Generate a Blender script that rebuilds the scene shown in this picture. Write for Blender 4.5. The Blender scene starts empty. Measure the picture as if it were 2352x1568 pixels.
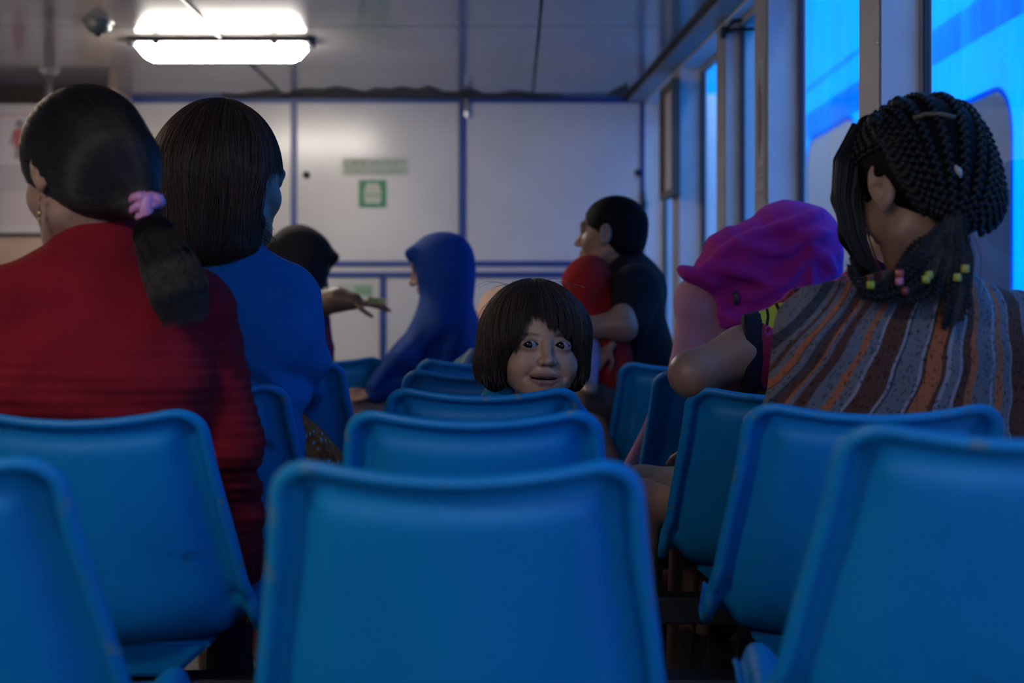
import bpy, bmesh, math, random
import numpy as np
from mathutils import Vector, Matrix

random.seed(7)
rng = np.random.default_rng(7)
SC = bpy.context.scene
COL = SC.collection

# ------------------------------------------------------------------ camera, sky, exposure
FPX = 3300.0            # focal length in pixels of the 2352 px wide frame
EYE = 0.975             # camera height above the deck
HORIZON = 720.0

cam_d = bpy.data.cameras.new('camera')
cam = bpy.data.objects.new('camera', cam_d)
COL.objects.link(cam)
cam.location = (0, 0, EYE)
cam.rotation_euler = (math.radians(90), 0, 0)
cam_d.sensor_width = 36.0
cam_d.lens = 36.0 * FPX / 2352.0
cam_d.shift_y = -64.0 / 2352.0
cam_d.clip_start = 0.05
cam_d.clip_end = 2000
cam_d.dof.use_dof = True
cam_d.dof.focus_distance = 2.90
cam_d.dof.aperture_fstop = 2.5
SC.camera = cam

SC.view_settings.view_transform = 'Standard'
SC.view_settings.look = 'None'
SC.view_settings.exposure = 0.0
SC.view_settings.gamma = 1.0
SC.view_settings.use_curve_mapping = False
SC.cycles.use_denoising = True
SC.cycles.max_bounces = 10
SC.cycles.diffuse_bounces = 5
SC.cycles.glossy_bounces = 4
SC.cycles.transmission_bounces = 6
SC.cycles.transparent_max_bounces = 12
SC.cycles.sample_clamp_indirect = 6.0
SC.cycles.caustics_reflective = False
SC.cycles.caustics_refractive = False

world = bpy.data.worlds.new('dusk_sky')
SC.world = world
world.use_nodes = True
wn, wl = world.node_tree.nodes, world.node_tree.links
wn.clear()
w_out = wn.new('ShaderNodeOutputWorld')
w_bg = wn.new('ShaderNodeBackground')
w_tc = wn.new('ShaderNodeTexCoord')
w_sep = wn.new('ShaderNodeSeparateXYZ')
w_ramp = wn.new('ShaderNodeValToRGB')
w_map = wn.new('ShaderNodeMapRange')
w_map.inputs['From Min'].default_value = -1
w_map.inputs['From Max'].default_value = 1
wl.new(w_tc.outputs['Generated'], w_sep.inputs[0])
wl.new(w_sep.outputs['Z'], w_map.inputs['Value'])
wl.new(w_map.outputs[0], w_ramp.inputs[0])
wl.new(w_ramp.outputs[0], w_bg.inputs[0])
wl.new(w_bg.outputs[0], w_out.inputs[0])
SKY = [(0.0, (.006, .008, .012)), (0.49, (.015, .016, .022)), (0.505, (.060, .060, .078)),
       (0.56, (.13, .17, .25)), (0.68, (.22, .36, .62)), (1.0, (.24, .42, .78))]
cr = w_ramp.color_ramp
while len(cr.elements) < len(SKY):
    cr.elements.new(0.5)
for e, (p, c) in zip(cr.elements, SKY):
    e.position = p
    e.color = (*c, 1)
w_bg.inputs['Strength'].default_value = 12.0

# ------------------------------------------------------------------ helpers
def at(px, py, d):
    """point of the place at depth d (metres in front of the camera) on a sight line"""
    return np.array([(px - 1176.0) * d / FPX, d, EYE + (HORIZON - py) * d / FPX])

def rp(n, d):
    return n * d / FPX

def link(name, me, mat=None, parent=None, smooth=False):
    o = bpy.data.objects.new(name, me)
    COL.objects.link(o)
    if mat is not None:
        if isinstance(mat, (list, tuple)):
            for m in mat:
                me.materials.append(m)
        else:
            me.materials.append(mat)
    if smooth:
        me.shade_smooth()
    if parent is not None:
        o.parent = parent
        o.matrix_parent_inverse = Matrix.Translation(parent.matrix_basis.translation).inverted() if parent.type == 'EMPTY' and parent.get('worldparts') else Matrix.Identity(4)
    return o

def tag(o, label=None, cat=None, group=None, kind=None):
    if label: o['label'] = label
    if cat: o['category'] = cat
    if group: o['group'] = group
    if kind: o['kind'] = kind
    return o

def empty(name, loc, label=None, cat=None, group=None, world_parts=False, rz=0.0):
    o = bpy.data.objects.new(name, None)
    COL.objects.link(o)
    o.location = loc
    o.rotation_euler = (0, 0, rz)
    o.empty_display_size = 0.1
    if world_parts:
        o['worldparts'] = 1
    return tag(o, label, cat, group)

def mesh_py(name, v, f):
    me = bpy.data.meshes.new(name)
    v = np.asarray(v, dtype=np.float32)
    f = np.asarray(f) if not isinstance(f, list) else f
    if isinstance(f, np.ndarray) and f.ndim == 2:
        n, k = f.shape
        me.vertices.add(len(v)); me.vertices.foreach_set('co', v.ravel())
        me.loops.add(n * k); me.loops.foreach_set('vertex_index', f.astype(np.int32).ravel())
        me.polygons.add(n)
        me.polygons.foreach_set('loop_start', np.arange(0, n * k, k, dtype=np.int32))
        me.update(calc_edges=True)
        me.validate()
    else:
        me.from_pydata([tuple(map(float, p)) for p in v], [], [tuple(int(i) for i in q) for q in f])
        me.update()
    return me

class MB:
    """collects simple shapes for ONE mesh"""
    def __init__(self):
        self.bm = bmesh.new()
    def box(self, lo, hi, bev=0.0, rot=None, piv=None):
        b = bmesh.new()
        bmesh.ops.create_cube(b, size=1.0)
        c = [(lo[i] + hi[i]) / 2 for i in range(3)]
        s = [abs(hi[i] - lo[i]) for i in range(3)]
        bmesh.ops.transform(b, matrix=Matrix.Translation(c) @ Matrix.Diagonal((*s, 1)), verts=b.verts)
        if bev > 0:
            bmesh.ops.bevel(b, geom=list(b.edges), offset=min(bev, min(s) * .45), segments=2, affect='EDGES', profile=.7)
        if rot is not None:
            p = Matrix.Translation(piv if piv is not None else c)
            bmesh.ops.transform(b, matrix=p @ rot @ p.inverted(), verts=b.verts)
        return self._add(b)
    def _add(self, b):
        tmp = bpy.data.meshes.new('tmp')
        b.to_mesh(tmp); b.free()
        self.bm.from_mesh(tmp)
        bpy.data.meshes.remove(tmp)
        return self
    def tube(self, pts, r, n=8, cap=True):
        pts = [Vector(p) for p in pts]
        rs = r if isinstance(r, (list, tuple)) else [r] * len(pts)
        b = bmesh.new()
        rings = []
        up = Vector((0, 0, 1))
        prev = None
        for i, p in enumerate(pts):
            t = (pts[min(i + 1, len(pts) - 1)] - pts[max(i - 1, 0)]).normalized()
            if prev is None:
                a = up if abs(t.dot(up)) < .9 else Vector((1, 0, 0))
                u = t.cross(a).normalized()
            else:
                u = (prev - t * prev.dot(t)).normalized()
            prev = u
            w = t.cross(u)
            rings.append([b.verts.new(p + (u * math.cos(2 * math.pi * k / n) + w * math.sin(2 * math.pi * k / n)) * rs[i]) for k in range(n)])
        for i in range(len(rings) - 1):
            for k in range(n):
                b.faces.new((rings[i][k], rings[i][(k + 1) % n], rings[i + 1][(k + 1) % n], rings[i + 1][k]))
        if cap:
            b.faces.new(list(reversed(rings[0]))); b.faces.new(rings[-1])
        bmesh.ops.recalc_face_normals(b, faces=b.faces)
        return self._add(b)
    def ball(self, c, r, sub=2):
        b = bmesh.new()
        bmesh.ops.create_icosphere(b, subdivisions=sub, radius=1.0)
        rr = (r, r, r) if not hasattr(r, '__len__') else r
        bmesh.ops.transform(b, matrix=Matrix.Translation(c) @ Matrix.Diagonal((*rr, 1)), verts=b.verts)
        return self._add(b)
    def prism(self, poly, o, ux, uy, depth):
        """flat polygon (2-D points) placed at o with axes ux, uy and given thickness"""
        o, ux, uy = Vector(o), Vector(ux), Vector(uy)
        n = ux.cross(uy).normalized() * depth
        b = bmesh.new()
        f = [b.verts.new(o + ux * x + uy * y) for x, y in poly]
        g = [b.verts.new(o + ux * x + uy * y + n) for x, y in poly]
        m = len(poly)
        b.faces.new(list(reversed(f))); b.faces.new(g)
        for i in range(m):
            b.faces.new((f[i], f[(i + 1) % m], g[(i + 1) % m], g[i]))
        bmesh.ops.recalc_face_normals(b, faces=b.faces)
        return self._add(b)
    def build(self, name, mat, parent=None, smooth=False):
        me = bpy.data.meshes.new(name)
        self.bm.to_mesh(me); self.bm.free()
        return link(name, me, mat, parent, smooth)

# ------------------------------------------------------------------ materials
def node_mat(name):
    m = bpy.data.materials.new(name)
    m.use_nodes = True
    nt = m.node_tree
    return m, nt.nodes, nt.links, nt.nodes['Principled BSDF']

def mat(name, col, rough=.5, metal=0.0, spec=.5, noise=0.0, nscale=8.0, bump=0.0, bscale=60.0, coat=0.0, sheen=0.0, col2=None):
    m, n, l, p = node_mat(name)
    p.inputs['Base Color'].default_value = (*col, 1)
    p.inputs['Roughness'].default_value = rough
    p.inputs['Metallic'].default_value = metal
    p.inputs['Specular IOR Level'].default_value = spec
    p.inputs['Coat Weight'].default_value = coat
    p.inputs['Coat Roughness'].default_value = .15
    p.inputs['Sheen Weight'].default_value = sheen
    tc = n.new('ShaderNodeTexCoord')
    if noise > 0 or col2 is not None:
        t = n.new('ShaderNodeTexNoise'); t.inputs['Scale'].default_value = nscale; t.inputs['Detail'].default_value = 6
        l.new(tc.outputs['Object'], t.inputs['Vector'])
        mx = n.new('ShaderNodeMix'); mx.data_type = 'RGBA'
        rm = n.new('ShaderNodeMapRange'); rm.inputs['From Min'].default_value = .35; rm.inputs['From Max'].default_value = .7
        l.new(t.outputs['Fac'], rm.inputs['Value'])
        l.new(rm.outputs[0], mx.inputs['Factor'])
        c2 = col2 if col2 is not None else tuple(c * (1 - noise) for c in col)
        mx.inputs['A'].default_value = (*col, 1); mx.inputs['B'].default_value = (*c2, 1)
        l.new(mx.outputs['Result'], p.inputs['Base Color'])
    if bump > 0:
        t = n.new('ShaderNodeTexNoise'); t.inputs['Scale'].default_value = bscale; t.inputs['Detail'].default_value = 4
        l.new(tc.outputs['Object'], t.inputs['Vector'])
        b = n.new('ShaderNodeBump'); b.inputs['Strength'].default_value = bump; b.inputs['Distance'].default_value = .01
        l.new(t.outputs['Fac'], b.inputs['Height'])
        l.new(b.outputs[0], p.inputs['Normal'])
    return m

def ramp(n, stops, interp='CONSTANT'):
    r = n.new('ShaderNodeValToRGB')
    r.color_ramp.interpolation = interp
    while len(r.color_ramp.elements) < len(stops):
        r.color_ramp.elements.new(.5)
    for e, (p, c) in zip(r.color_ramp.elements, stops):
        e.position = p; e.color = (*c, 1)
    return r

def seat_material():
    m, n, l, p = node_mat('blue_seat_plastic')
    tc = n.new('ShaderNodeTexCoord')
    oi = n.new('ShaderNodeObjectInfo')
    off = n.new('ShaderNodeVectorMath'); off.operation = 'ADD'
    sc = n.new('ShaderNodeVectorMath'); sc.operation = 'SCALE'; sc.inputs['Scale'].default_value = 37.0
    cmb = n.new('ShaderNodeCombineXYZ')
    for k in 'XYZ':
        l.new(oi.outputs['Random'], cmb.inputs[k])
    l.new(cmb.outputs[0], sc.inputs[0])
    l.new(tc.outputs['Object'], off.inputs[0]); l.new(sc.outputs[0], off.inputs[1])
    def noise(scale, detail=5, rough=.6):
        t = n.new('ShaderNodeTexNoise'); t.inputs['Scale'].default_value = scale
        t.inputs['Detail'].default_value = detail; t.inputs['Roughness'].default_value = rough
        l.new(off.outputs[0], t.inputs['Vector']); return t
    big, small, spots = noise(5.0), noise(30.0), noise(14.0, 2, .4)
    base = ramp(n, [(0.0, (.000, .165, .45)), (.42, (.000, .21, .50)), (.75, (.001, .25, .54))], 'LINEAR')
    l.new(big.outputs['Fac'], base.inputs[0])
    # dark stains
    st = n.new('ShaderNodeMapRange'); st.inputs['From Min'].default_value = .70; st.inputs['From Max'].default_value = .77
    l.new(spots.outputs['Fac'], st.inputs['Value'])
    mx = n.new('ShaderNodeMix'); mx.data_type = 'RGBA'; mx.inputs['B'].default_value = (.01, .05, .09, 1)
    ml = n.new('ShaderNodeMath'); ml.operation = 'MULTIPLY'; ml.inputs[1].default_value = .7
    l.new(st.outputs[0], ml.inputs[0])
    l.new(ml.outputs[0], mx.inputs['Factor']); l.new(base.outputs[0], mx.inputs['A'])
    # chipped paint on the rim
    at_ = n.new('ShaderNodeAttribute'); at_.attribute_name = 'rim'
    ch = n.new('ShaderNodeMapRange'); ch.inputs['From Min'].default_value = .60; ch.inputs['From Max'].default_value = .66
    l.new(small.outputs['Fac'], ch.inputs['Value'])
    m2 = n.new('ShaderNodeMath'); m2.operation = 'MULTIPLY'
    l.new(ch.outputs[0], m2.inputs[0]); l.new(at_.outputs['Fac'], m2.inputs[1])
    mx2 = n.new('ShaderNodeMix'); mx2.data_type = 'RGBA'; mx2.inputs['B'].default_value = (.10, .22, .30, 1)
    l.new(m2.outputs[0], mx2.inputs['Factor']); l.new(mx.outputs['Result'], mx2.inputs['A'])
    l.new(mx2.outputs['Result'], p.inputs['Base Color'])
    rr = n.new('ShaderNodeMapRange'); rr.inputs['To Min'].default_value = .40; rr.inputs['To Max'].default_value = .55
    l.new(big.outputs['Fac'], rr.inputs['Value']); l.new(rr.outputs[0], p.inputs['Roughness'])
    p.inputs['Specular IOR Level'].default_value = .4
    return m

def glass_material(name, tint=(.9, .95, 1.0), gloss=.12, haze=0.0):
    m = bpy.data.materials.new(name); m.use_nodes = True
    n, l = m.node_tree.nodes, m.node_tree.links
    n.clear()
    out = n.new('ShaderNodeOutputMaterial')
    tr = n.new('ShaderNodeBsdfTransparent'); tr.inputs[0].default_value = (*tint, 1)
    gl = n.new('ShaderNodeBsdfGlossy'); gl.inputs['Roughness'].default_value = .03
    lw = n.new('ShaderNodeLayerWeight'); lw.inputs[0].default_value = .5
    pw = n.new('ShaderNodeMath'); pw.operation = 'POWER'; pw.inputs[1].default_value = 5.0
    fr = n.new('ShaderNodeMath'); fr.operation = 'MULTIPLY_ADD'; fr.inputs[1].default_value = .5; fr.inputs[2].default_value = .03
    l.new(lw.outputs['Facing'], pw.inputs[0]); l.new(pw.outputs[0], fr.inputs[0])
    mx = n.new('ShaderNodeMixShader')
    l.new(fr.outputs[0], mx.inputs[0]); l.new(tr.outputs[0], mx.inputs[1]); l.new(gl.outputs[0], mx.inputs[2])
    last = mx
    if haze > 0:
        tl = n.new('ShaderNodeBsdfTranslucent'); tl.inputs[0].default_value = (.55, .58, .68, 1)
        m3 = n.new('ShaderNodeMixShader'); m3.inputs[0].default_value = haze
        l.new(mx.outputs[0], m3.inputs[1]); l.new(tl.outputs[0], m3.inputs[2]); last = m3
    l.new(last.outputs[0], out.inputs[0])
    return m

def tarp_material(name, col, rcol):
    m = bpy.data.materials.new(name); m.use_nodes = True
    n, l = m.node_tree.nodes, m.node_tree.links
    n.clear()
    out = n.new('ShaderNodeOutputMaterial')
    tl = n.new('ShaderNodeBsdfTranslucent'); df = n.new('ShaderNodeBsdfDiffuse')
    tc = n.new('ShaderNodeTexCoord')
    mp = n.new('ShaderNodeMapping'); mp.inputs['Scale'].default_value = (6, 6, 1.2)
    t = n.new('ShaderNodeTexNoise'); t.inputs['Scale'].default_value = 2.0; t.inputs['Detail'].default_value = 5
    l.new(tc.outputs['Object'], mp.inputs[0]); l.new(mp.outputs[0], t.inputs['Vector'])
    r = ramp(n, [(.3, tuple(c * .75 for c in col)), (.7, col)], 'LINEAR')
    l.new(t.outputs['Fac'], r.inputs[0]); l.new(r.outputs[0], tl.inputs[0])
    df.inputs[0].default_value = (*rcol, 1)
    ad = n.new('ShaderNodeMixShader'); ad.inputs[0].default_value = .15
    l.new(tl.outputs[0], ad.inputs[1]); l.new(df.outputs[0], ad.inputs[2]); l.new(ad.outputs[0], out.inputs[0])
    return m

def emit_material(name, col, s):
    m = bpy.data.materials.new(name); m.use_nodes = True
    n, l = m.node_tree.nodes, m.node_tree.links
    n.clear()
    out = n.new('ShaderNodeOutputMaterial'); e = n.new('ShaderNodeEmission')
    e.inputs[0].default_value = (*col, 1); e.inputs[1].default_value = s
    l.new(e.outputs[0], out.inputs[0])
    return m

M = {}
M['seat'] = seat_material()
M['black_steel'] = mat('black_painted_steel', (.006, .006, .008), .5, noise=.5)
M['white_panel'] = mat('white_gloss_panel', (.60, .57, .55), .21, noise=.10, nscale=3.0, spec=.5)
M['ceiling'] = mat('glossy_ceiling_panel', (.34, .315, .30), .13, noise=.12, nscale=2.5, spec=.6)
M['blue_trim'] = mat('blue_painted_trim', (.008, .05, .26), .4, noise=.3)
M['grey_trim'] = mat('grey_aluminium_trim', (.34, .31, .29), .45, noise=.25)
M['wall_paint'] = mat('pale_wall_paint', (.68, .68, .69), .45, noise=.12)
M['beige'] = mat('beige_wall_paint', (.52, .37, .27), .5, noise=.15)
M['dark_brown'] = mat('dark_brown_board', (.030, .022, .016), .7, noise=.5)
M['floor'] = mat('dark_deck_floor', (.010, .009, .010), .5, noise=.4, bump=.1)
M['rubber'] = mat('dark_rubber_seal', (.03, .035, .05), .5)
M['alu'] = mat('brushed_aluminium', (.55, .54, .53), .3, metal=.8)
M['chrome'] = mat('polished_steel', (.75, .73, .70), .16, metal=1.0)
M['black_plastic'] = mat('black_plastic', (.008, .008, .01), .35)
M['lamp_rim'] = mat('dark_lamp_rim', (.02, .025, .04), .4)
M['lamp_glow'] = emit_material('lamp_diffuser_glow', (1.0, .93, .82), 54.0)
M['lamp_glow_rear'] = emit_material('rear_lamp_diffuser_glow', (1.0, .90, .78), 68.0)
M['lamp_glow_warm'] = emit_material('warm_lamp_diffuser_glow', (1.0, .80, .58), 42.0)
M['glass'] = glass_material('window_glass', (.86, .92, .97))
M['film'] = glass_material('clear_plastic_film', (.19, .178, .195), haze=.04)
M['tarp'] = tarp_material('blue_tarpaulin', (.0, .44, .86), (.003, .14, .35))
M['tarp_dark'] = tarp_material('doubled_blue_tarpaulin', (.0, .86, 1.0), (.003, .10, .28))
M['sea'] = mat('evening_sea', (.03, .05, .10), .3, bump=.4, bscale=.4)
M['hill'] = mat('hazy_hillside', (.10, .10, .17), .9, noise=.3, nscale=.05)
M['sign_pale'] = mat('pale_green_sign', (.40, .44, .36), .45)
M['sign_green'] = mat('green_sign_print', (.01, .21, .09), .45)
M['sign_letter'] = mat('faded_green_lettering', (.13, .23, .13), .5)
M['sign_white'] = mat('sign_white_print', (.46, .48, .38), .45)
M['paper'] = mat('poster_paper', (.58, .54, .54), .3, noise=.05)
M['paper_red'] = mat('poster_red_print', (.42, .10, .11), .5)
M['paper_grey'] = mat('poster_grey_print', (.24, .21, .23), .5)
M['paper_pink'] = mat('poster_pink_print', (.52, .38, .38), .5)
M['dome'] = mat('dull_green_plastic', (.07, .09, .08), .35)
# ------------------------------------------------------------------ the cabin (structure)
CEIL = EYE + 1.05
BACK = 7.0
def wall_x(d):
    return 1.018 - 0.0533 * d
WIN_TOP = EYE + 1.02
SILL = 0.80
REVEAL = 0.115

def struct(o, label=None):
    return tag(o, label, None, None, 'structure')

# floor
b = MB(); b.box((-2.75, -3.0, -.06), (1.35, 7.3, 0.0)); struct(b.build('floor', M['floor']))

# ceiling: backing sheet plus separate glossy panels with recessed joints
b = MB(); b.prism([(-2.75, -.9), (wall_x(-.9) + .11, -.9), (wall_x(7.3) + .11, 7.3), (-2.75, 7.3)], (0, 0, CEIL + .012), (1, 0, 0), (0, 1, 0), .048)
ceil = struct(b.build('ceiling', M['dark_brown']))
xs = [-2.7, -2.30, -1.10, 0.10, 1.15]
ys = [-.85, 1.25, 3.25, 5.25, 6.98]
for i in range(len(xs) - 1):
    for j in range(len(ys) - 1):
        g = .005
        x1 = xs[i + 1] - g if i < len(xs) - 2 else wall_x(ys[j + 1]) + .06
        b = MB(); b.box((xs[i] + g, ys[j] + g, CEIL), (x1, ys[j + 1] - g, CEIL + .0121), .002)
        b.build('panel', M['ceiling'], ceil)

# back wall: white panels in a blue frame
def bx(px): return (px - 1176) * BACK / FPX
def bz(py): return EYE + (HORIZON - py) * BACK / FPX
b = MB(); b.box((bx(262), BACK + .012, 0), (1.0, BACK + .10, CEIL + .02))
back = struct(b.build('wall_back', M['wall_paint']))
def wall_panel(x0, x1, y0, y1):
    b = MB(); b.box((bx(x0), BACK, bz(y1)), (bx(x1), BACK + .0125, bz(y0)), .002)
    b.build('panel', M['white_panel'], back)
wall_panel(292, 668, 236, 600); wall_panel(682, 1054, 236, 600); wall_panel(1070, 1471, 236, 600)
wall_panel(292, 1471, 611, 624)
wall_panel(292, 872, 637, 1176); wall_panel(887, 1471, 637, 1176)
def wall_bar(x0, x1, y0, y1, dep=.012):
    b = MB(); b.box((bx(x0), BACK - dep, bz(y1)), (bx(x1), BACK + .012, bz(y0)), .003)
    b.build('frame_bar', M['blue_trim'], back)
wall_bar(285, 1482, 220, 237); wall_bar(285, 293, 237, 1176)
wall_bar(668, 682, 237, 600, .011); wall_bar(1053, 1070, 237, 600, .011); wall_bar(1470, 1482, 237, 1176, .011)
wall_bar(293, 1470, 599, 611, .014); wall_bar(293, 1470, 624, 637, .014); wall_bar(872, 887, 637, 1176, .010)

# damaged edge where ceiling and wall meet; dark sheet paints the open gap's shade
def ragged(name, x0, x1, d0, d1, seed):
    r = random.Random(seed)
    n = 26
    pts = [(x0 + (x1 - x0) * i / n, 0.0) for i in range(n + 1)]
    top = [(x, (d1 - d0) * (.35 + .65 * r.random()) * math.sin(math.pi * min(max((x - x0) / (x1 - x0), .03), .97)) ** .4) for x, _ in reversed(pts)]
    b = MB(); b.prism(pts + [(x, y) for x, y in top], (0, d1, CEIL - .006), (1, 0, 0), (0, -1, 0), -.006)
    return struct(b.build(name, M['dark_brown']))
ragged('trim_gap_1', bx(520), bx(1290), 6.62, 6.985, 3)
ragged('trim_gap_2', bx(1395), bx(1500), 6.45, 6.9, 5)

# left part of the back wall: beige bay with dark head gap
b = MB(); b.box((-2.7, 6.62, 0), (bx(268) * .96, 6.70, CEIL - .085)); struct(b.build('wall_left_bay', M['beige']))
b = MB(); b.box((bx(268) * .96 - .06, 6.70, 0), (bx(268) * .96, 7.02, CEIL)); struct(b.build('wall_bay_return', M['beige']))
b = MB(); b.box((-2.7, 6.63, CEIL - .085), (bx(268) * .96 - .03, 6.70, CEIL + .005)); struct(b.build('trim_3', M['dark_brown']))
b = MB(); b.box((-2.7, 6.595, CEIL - .10), (bx(268) * .96, 6.63, CEIL - .085), .004); struct(b.build('trim_4', M['alu']))
# left side wall
b = MB(); b.box((-2.78, -.9, 0), (-2.70, 7.1, CEIL + .05)); struct(b.build('wall_left', M['wall_paint']))

# unseen rear bulkhead added to cut sky light; window-side doorway lets blue light in
b = MB(); b.box((-2.75, -.98, 0), (.10, -.90, CEIL + .02)); b.box((.95, -.98, 0), (1.2, -.90, CEIL + .02)); b.box((.10, -.98, 1.9), (.95, -.90, CEIL + .02)); b.box((.10, -.98, 0), (.95, -.90, .25))
struct(b.build('wall_rear_added', M['wall_paint']))

# right side wall with deep window bays
def rw_box(b, d0, d1, z0, z1, t0=0.0, t1=REVEAL, bev=0):
    """box in the right wall: depth d0..d1, height z0..z1, from t0 to t1 behind the inner face"""
    vs = []
    for z in (z0, z1):
        for d, t in ((d0, t0), (d1, t0), (d1, t1), (d0, t1)):
            vs.append((wall_x(d) + t, d, z))
    bm = bmesh.new()
    q = [bm.verts.new(v) for v in vs]
    for f in ((0, 1, 2, 3), (7, 6, 5, 4), (0, 4, 5, 1), (1, 5, 6, 2), (2, 6, 7, 3), (3, 7, 4, 0)):
        bm.faces.new([q[i] for i in f])
    bmesh.ops.recalc_face_normals(bm, faces=bm.faces)
    if bev:
        bmesh.ops.bevel(bm, geom=list(bm.edges), offset=bev, segments=2, affect='EDGES')
    b._add(bm)
PIL = [(1.85, 2.02), (3.277, 3.445), (4.39, 4.57), (5.03, 5.19), (5.99, 6.16), (6.985, 7.05)]
b = MB(); rw_box(b, -.9, 7.05, 0, SILL); wr = struct(b.build('wall_right', M['wall_paint']))
b = MB(); rw_box(b, -.9, 7.05, WIN_TOP, CEIL + .02); b.build('window_head', M['wall_paint'], wr)
b = MB(); rw_box(b, -.9, 7.0, SILL, SILL + .018, -.015, REVEAL, .004); b.build('window_ledge', M['grey_trim'], wr)
b = MB(); rw_box(b, -.9, 0.4, SILL, WIN_TOP); b.build('pillar', M['wall_paint'], wr)
for d0, d1 in PIL:
    b = MB(); rw_box(b, d0, d1, SILL, WIN_TOP); p = b.build('pillar', M['wall_paint'], wr)
    if d0 < 6.9:
        b = MB(); rw_box(b, d0 + .006, d1 - .006, SILL + .02, WIN_TOP, -.004, .001, .0015)
        b.build('facing_strip', M['grey_trim'], p)
        if 3 < d0 < 4:
            for z, dd in ((EYE + .62, d0 + .012), (EYE + .54, d1 - .012), (EYE + .30, d0 + .012)):
                b = MB(); b.ball((wall_x(dd) - .004, dd, z), (.004, .006, .006), 1); b.build('screw', M['alu'], p)
# ceiling trim board along the right wall
b = MB(); rw_box(b, -.9, 6.98, CEIL - .022, CEIL + .004, -.085, .0, .004); struct(b.build('trim_5', M['grey_trim']))
b = MB(); rw_box(b, -.9, 6.98, CEIL - .016, CEIL + .004, -.098, -.085, .002); struct(b.build('trim_6', M['dark_brown']))

# windows: frame strips + pane
BAY = [(0.4, 1.85)] + [(PIL[i][1], PIL[i + 1][0]) for i in range(len(PIL) - 1)]
for k, (d0, d1) in enumerate(BAY):
    t = .042 if k == 3 else REVEAL - .03
    b = MB(); rw_box(b, d0, d1, SILL + .018, SILL + .05, t, t + .02); rw_box(b, d0, d1, WIN_TOP - .02, WIN_TOP, t, t + .02)
    rw_box(b, d0, d0 + .022, SILL + .05, WIN_TOP - .02, t, t + .02); rw_box(b, d1 - .022, d1, SILL + .05, WIN_TOP - .02, t, t + .02)
    w = struct(b.build('window_%d' % (k + 1), M['grey_trim']))
    b = MB(); rw_box(b, d0 + .022, d0 + .034, SILL + .05, WIN_TOP - .02, t + .002, t + .016); rw_box(b, d1 - .034, d1 - .022, SILL + .05, WIN_TOP - .02, t + .002, t + .016)
    b.build('seal', M['rubber'], w)
    b = MB(); rw_box(b, d0 + .03, d1 - .03, SILL + .045, WIN_TOP - .018, t + .007, t + .011)
    b.build('pane', M['glass'], w)

# outside: blue tarpaulin side curtain of the walkway, with clear plastic windows
TX = 1.62
def tarp_window(d0, d1, z0, z1, r=.16, n=8):
    pts = []
    for (cx, cz, a0) in ((d1 - r, z1 - r, 0), (d0 + r, z1 - r, 90), (d0 + r, z0 + r, 180), (d1 - r, z0 + r, 270)):
        for i in range(n + 1):
            a = math.radians(a0 + 90 * i / n)
            pts.append((cx + r * math.cos(a), cz + r * math.sin(a)))
    return pts
TW = [(1.9, 3.2, .86, EYE + .75), (4.66, 5.62, .86, EYE + .74), (6.75, 7.9, .86, EYE + .93), (9.1, 10.3, .86, EYE + .9)]
bm = bmesh.new()
loops = []
rect = [(-1.0, .15), (13.0, .15), (13.0, 3.0), (-1.0, 3.0)]
edges = []
def addloop(pts):
    vs = [bm.verts.new((TX, y, z)) for y, z in pts]
    for i in range(len(vs)):
        edges.append(bm.edges.new((vs[i], vs[(i + 1) % len(vs)])))
addloop(rect)
for w in TW:
    addloop(tarp_window(*w))
bmesh.ops.triangle_fill(bm, use_beauty=True, use_dissolve=False, edges=edges)
me = bpy.data.meshes.new('tarpaulin'); bm.to_mesh(me); bm.free()
tarp = link('tarpaulin_curtain', me, M['tarp'])
tag(tarp, 'translucent blue tarpaulin curtain hanging outside the cabin windows', 'tarpaulin')
for w in TW:
    ring_o = tarp_window(w[0] - .02, w[1] + .02, w[2] - .02, w[3] + .02, .18)
    ring_i = tarp_window(*w)
    vs = [(TX - .004, y, z) for y, z in ring_o] + [(TX - .004, y, z) for y, z in ring_i]
    vs += [(TX - .001, y, z) for y, z in ring_o] + [(TX - .001, y, z) for y, z in ring_i]
    n = len(ring_o)
    fs = []
    for i in range(n):
        j = (i + 1) % n
        fs += [(i, j, n + j, n + i), (2 * n + i, 3 * n + i, 3 * n + j, 2 * n + j), (i, 2 * n + i, 2 * n + j, j), (n + i, n + j, 3 * n + j, 3 * n + i)]
    link('welded_rim', mesh_py('welded_rim', vs, fs), M['tarp'], tarp)
    b = MB(); b.prism(ring_i, (TX, 0, 0), (0, 1, 0), (0, 0, 1), .002); b.build('plastic_window', M['film'], tarp)
for z0, z1 in ((EYE + 1.21, EYE + 1.235), (EYE + .95, EYE + 1.09), (.55, .62)):
    b = MB(); b.box((TX - .008, -1.0, z0), (TX - .003, 13.0, z1)); b.build('hem_strip', M['tarp_dark'], tarp)
for y in (-1, .6, 3.85, 6.2, 8.5, 11.0):
    b = MB(); b.tube([(TX - .03, y, 0), (TX - .03, y, 3.0)], .014, 8); o = b.build('tarp_pole', M['grey_trim'], tarp)
# walkway deck and its roof
b = MB(); b.box((1.15, -1, -.06), (1.75, 13, 0)); struct(b.build('floor_walkway', M['floor']))
b = MB(); b.box((1.0, -1, 2.75), (1.20, 13, 2.79)); struct(b.build('ceiling_walkway', M['wall_paint']))
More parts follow.
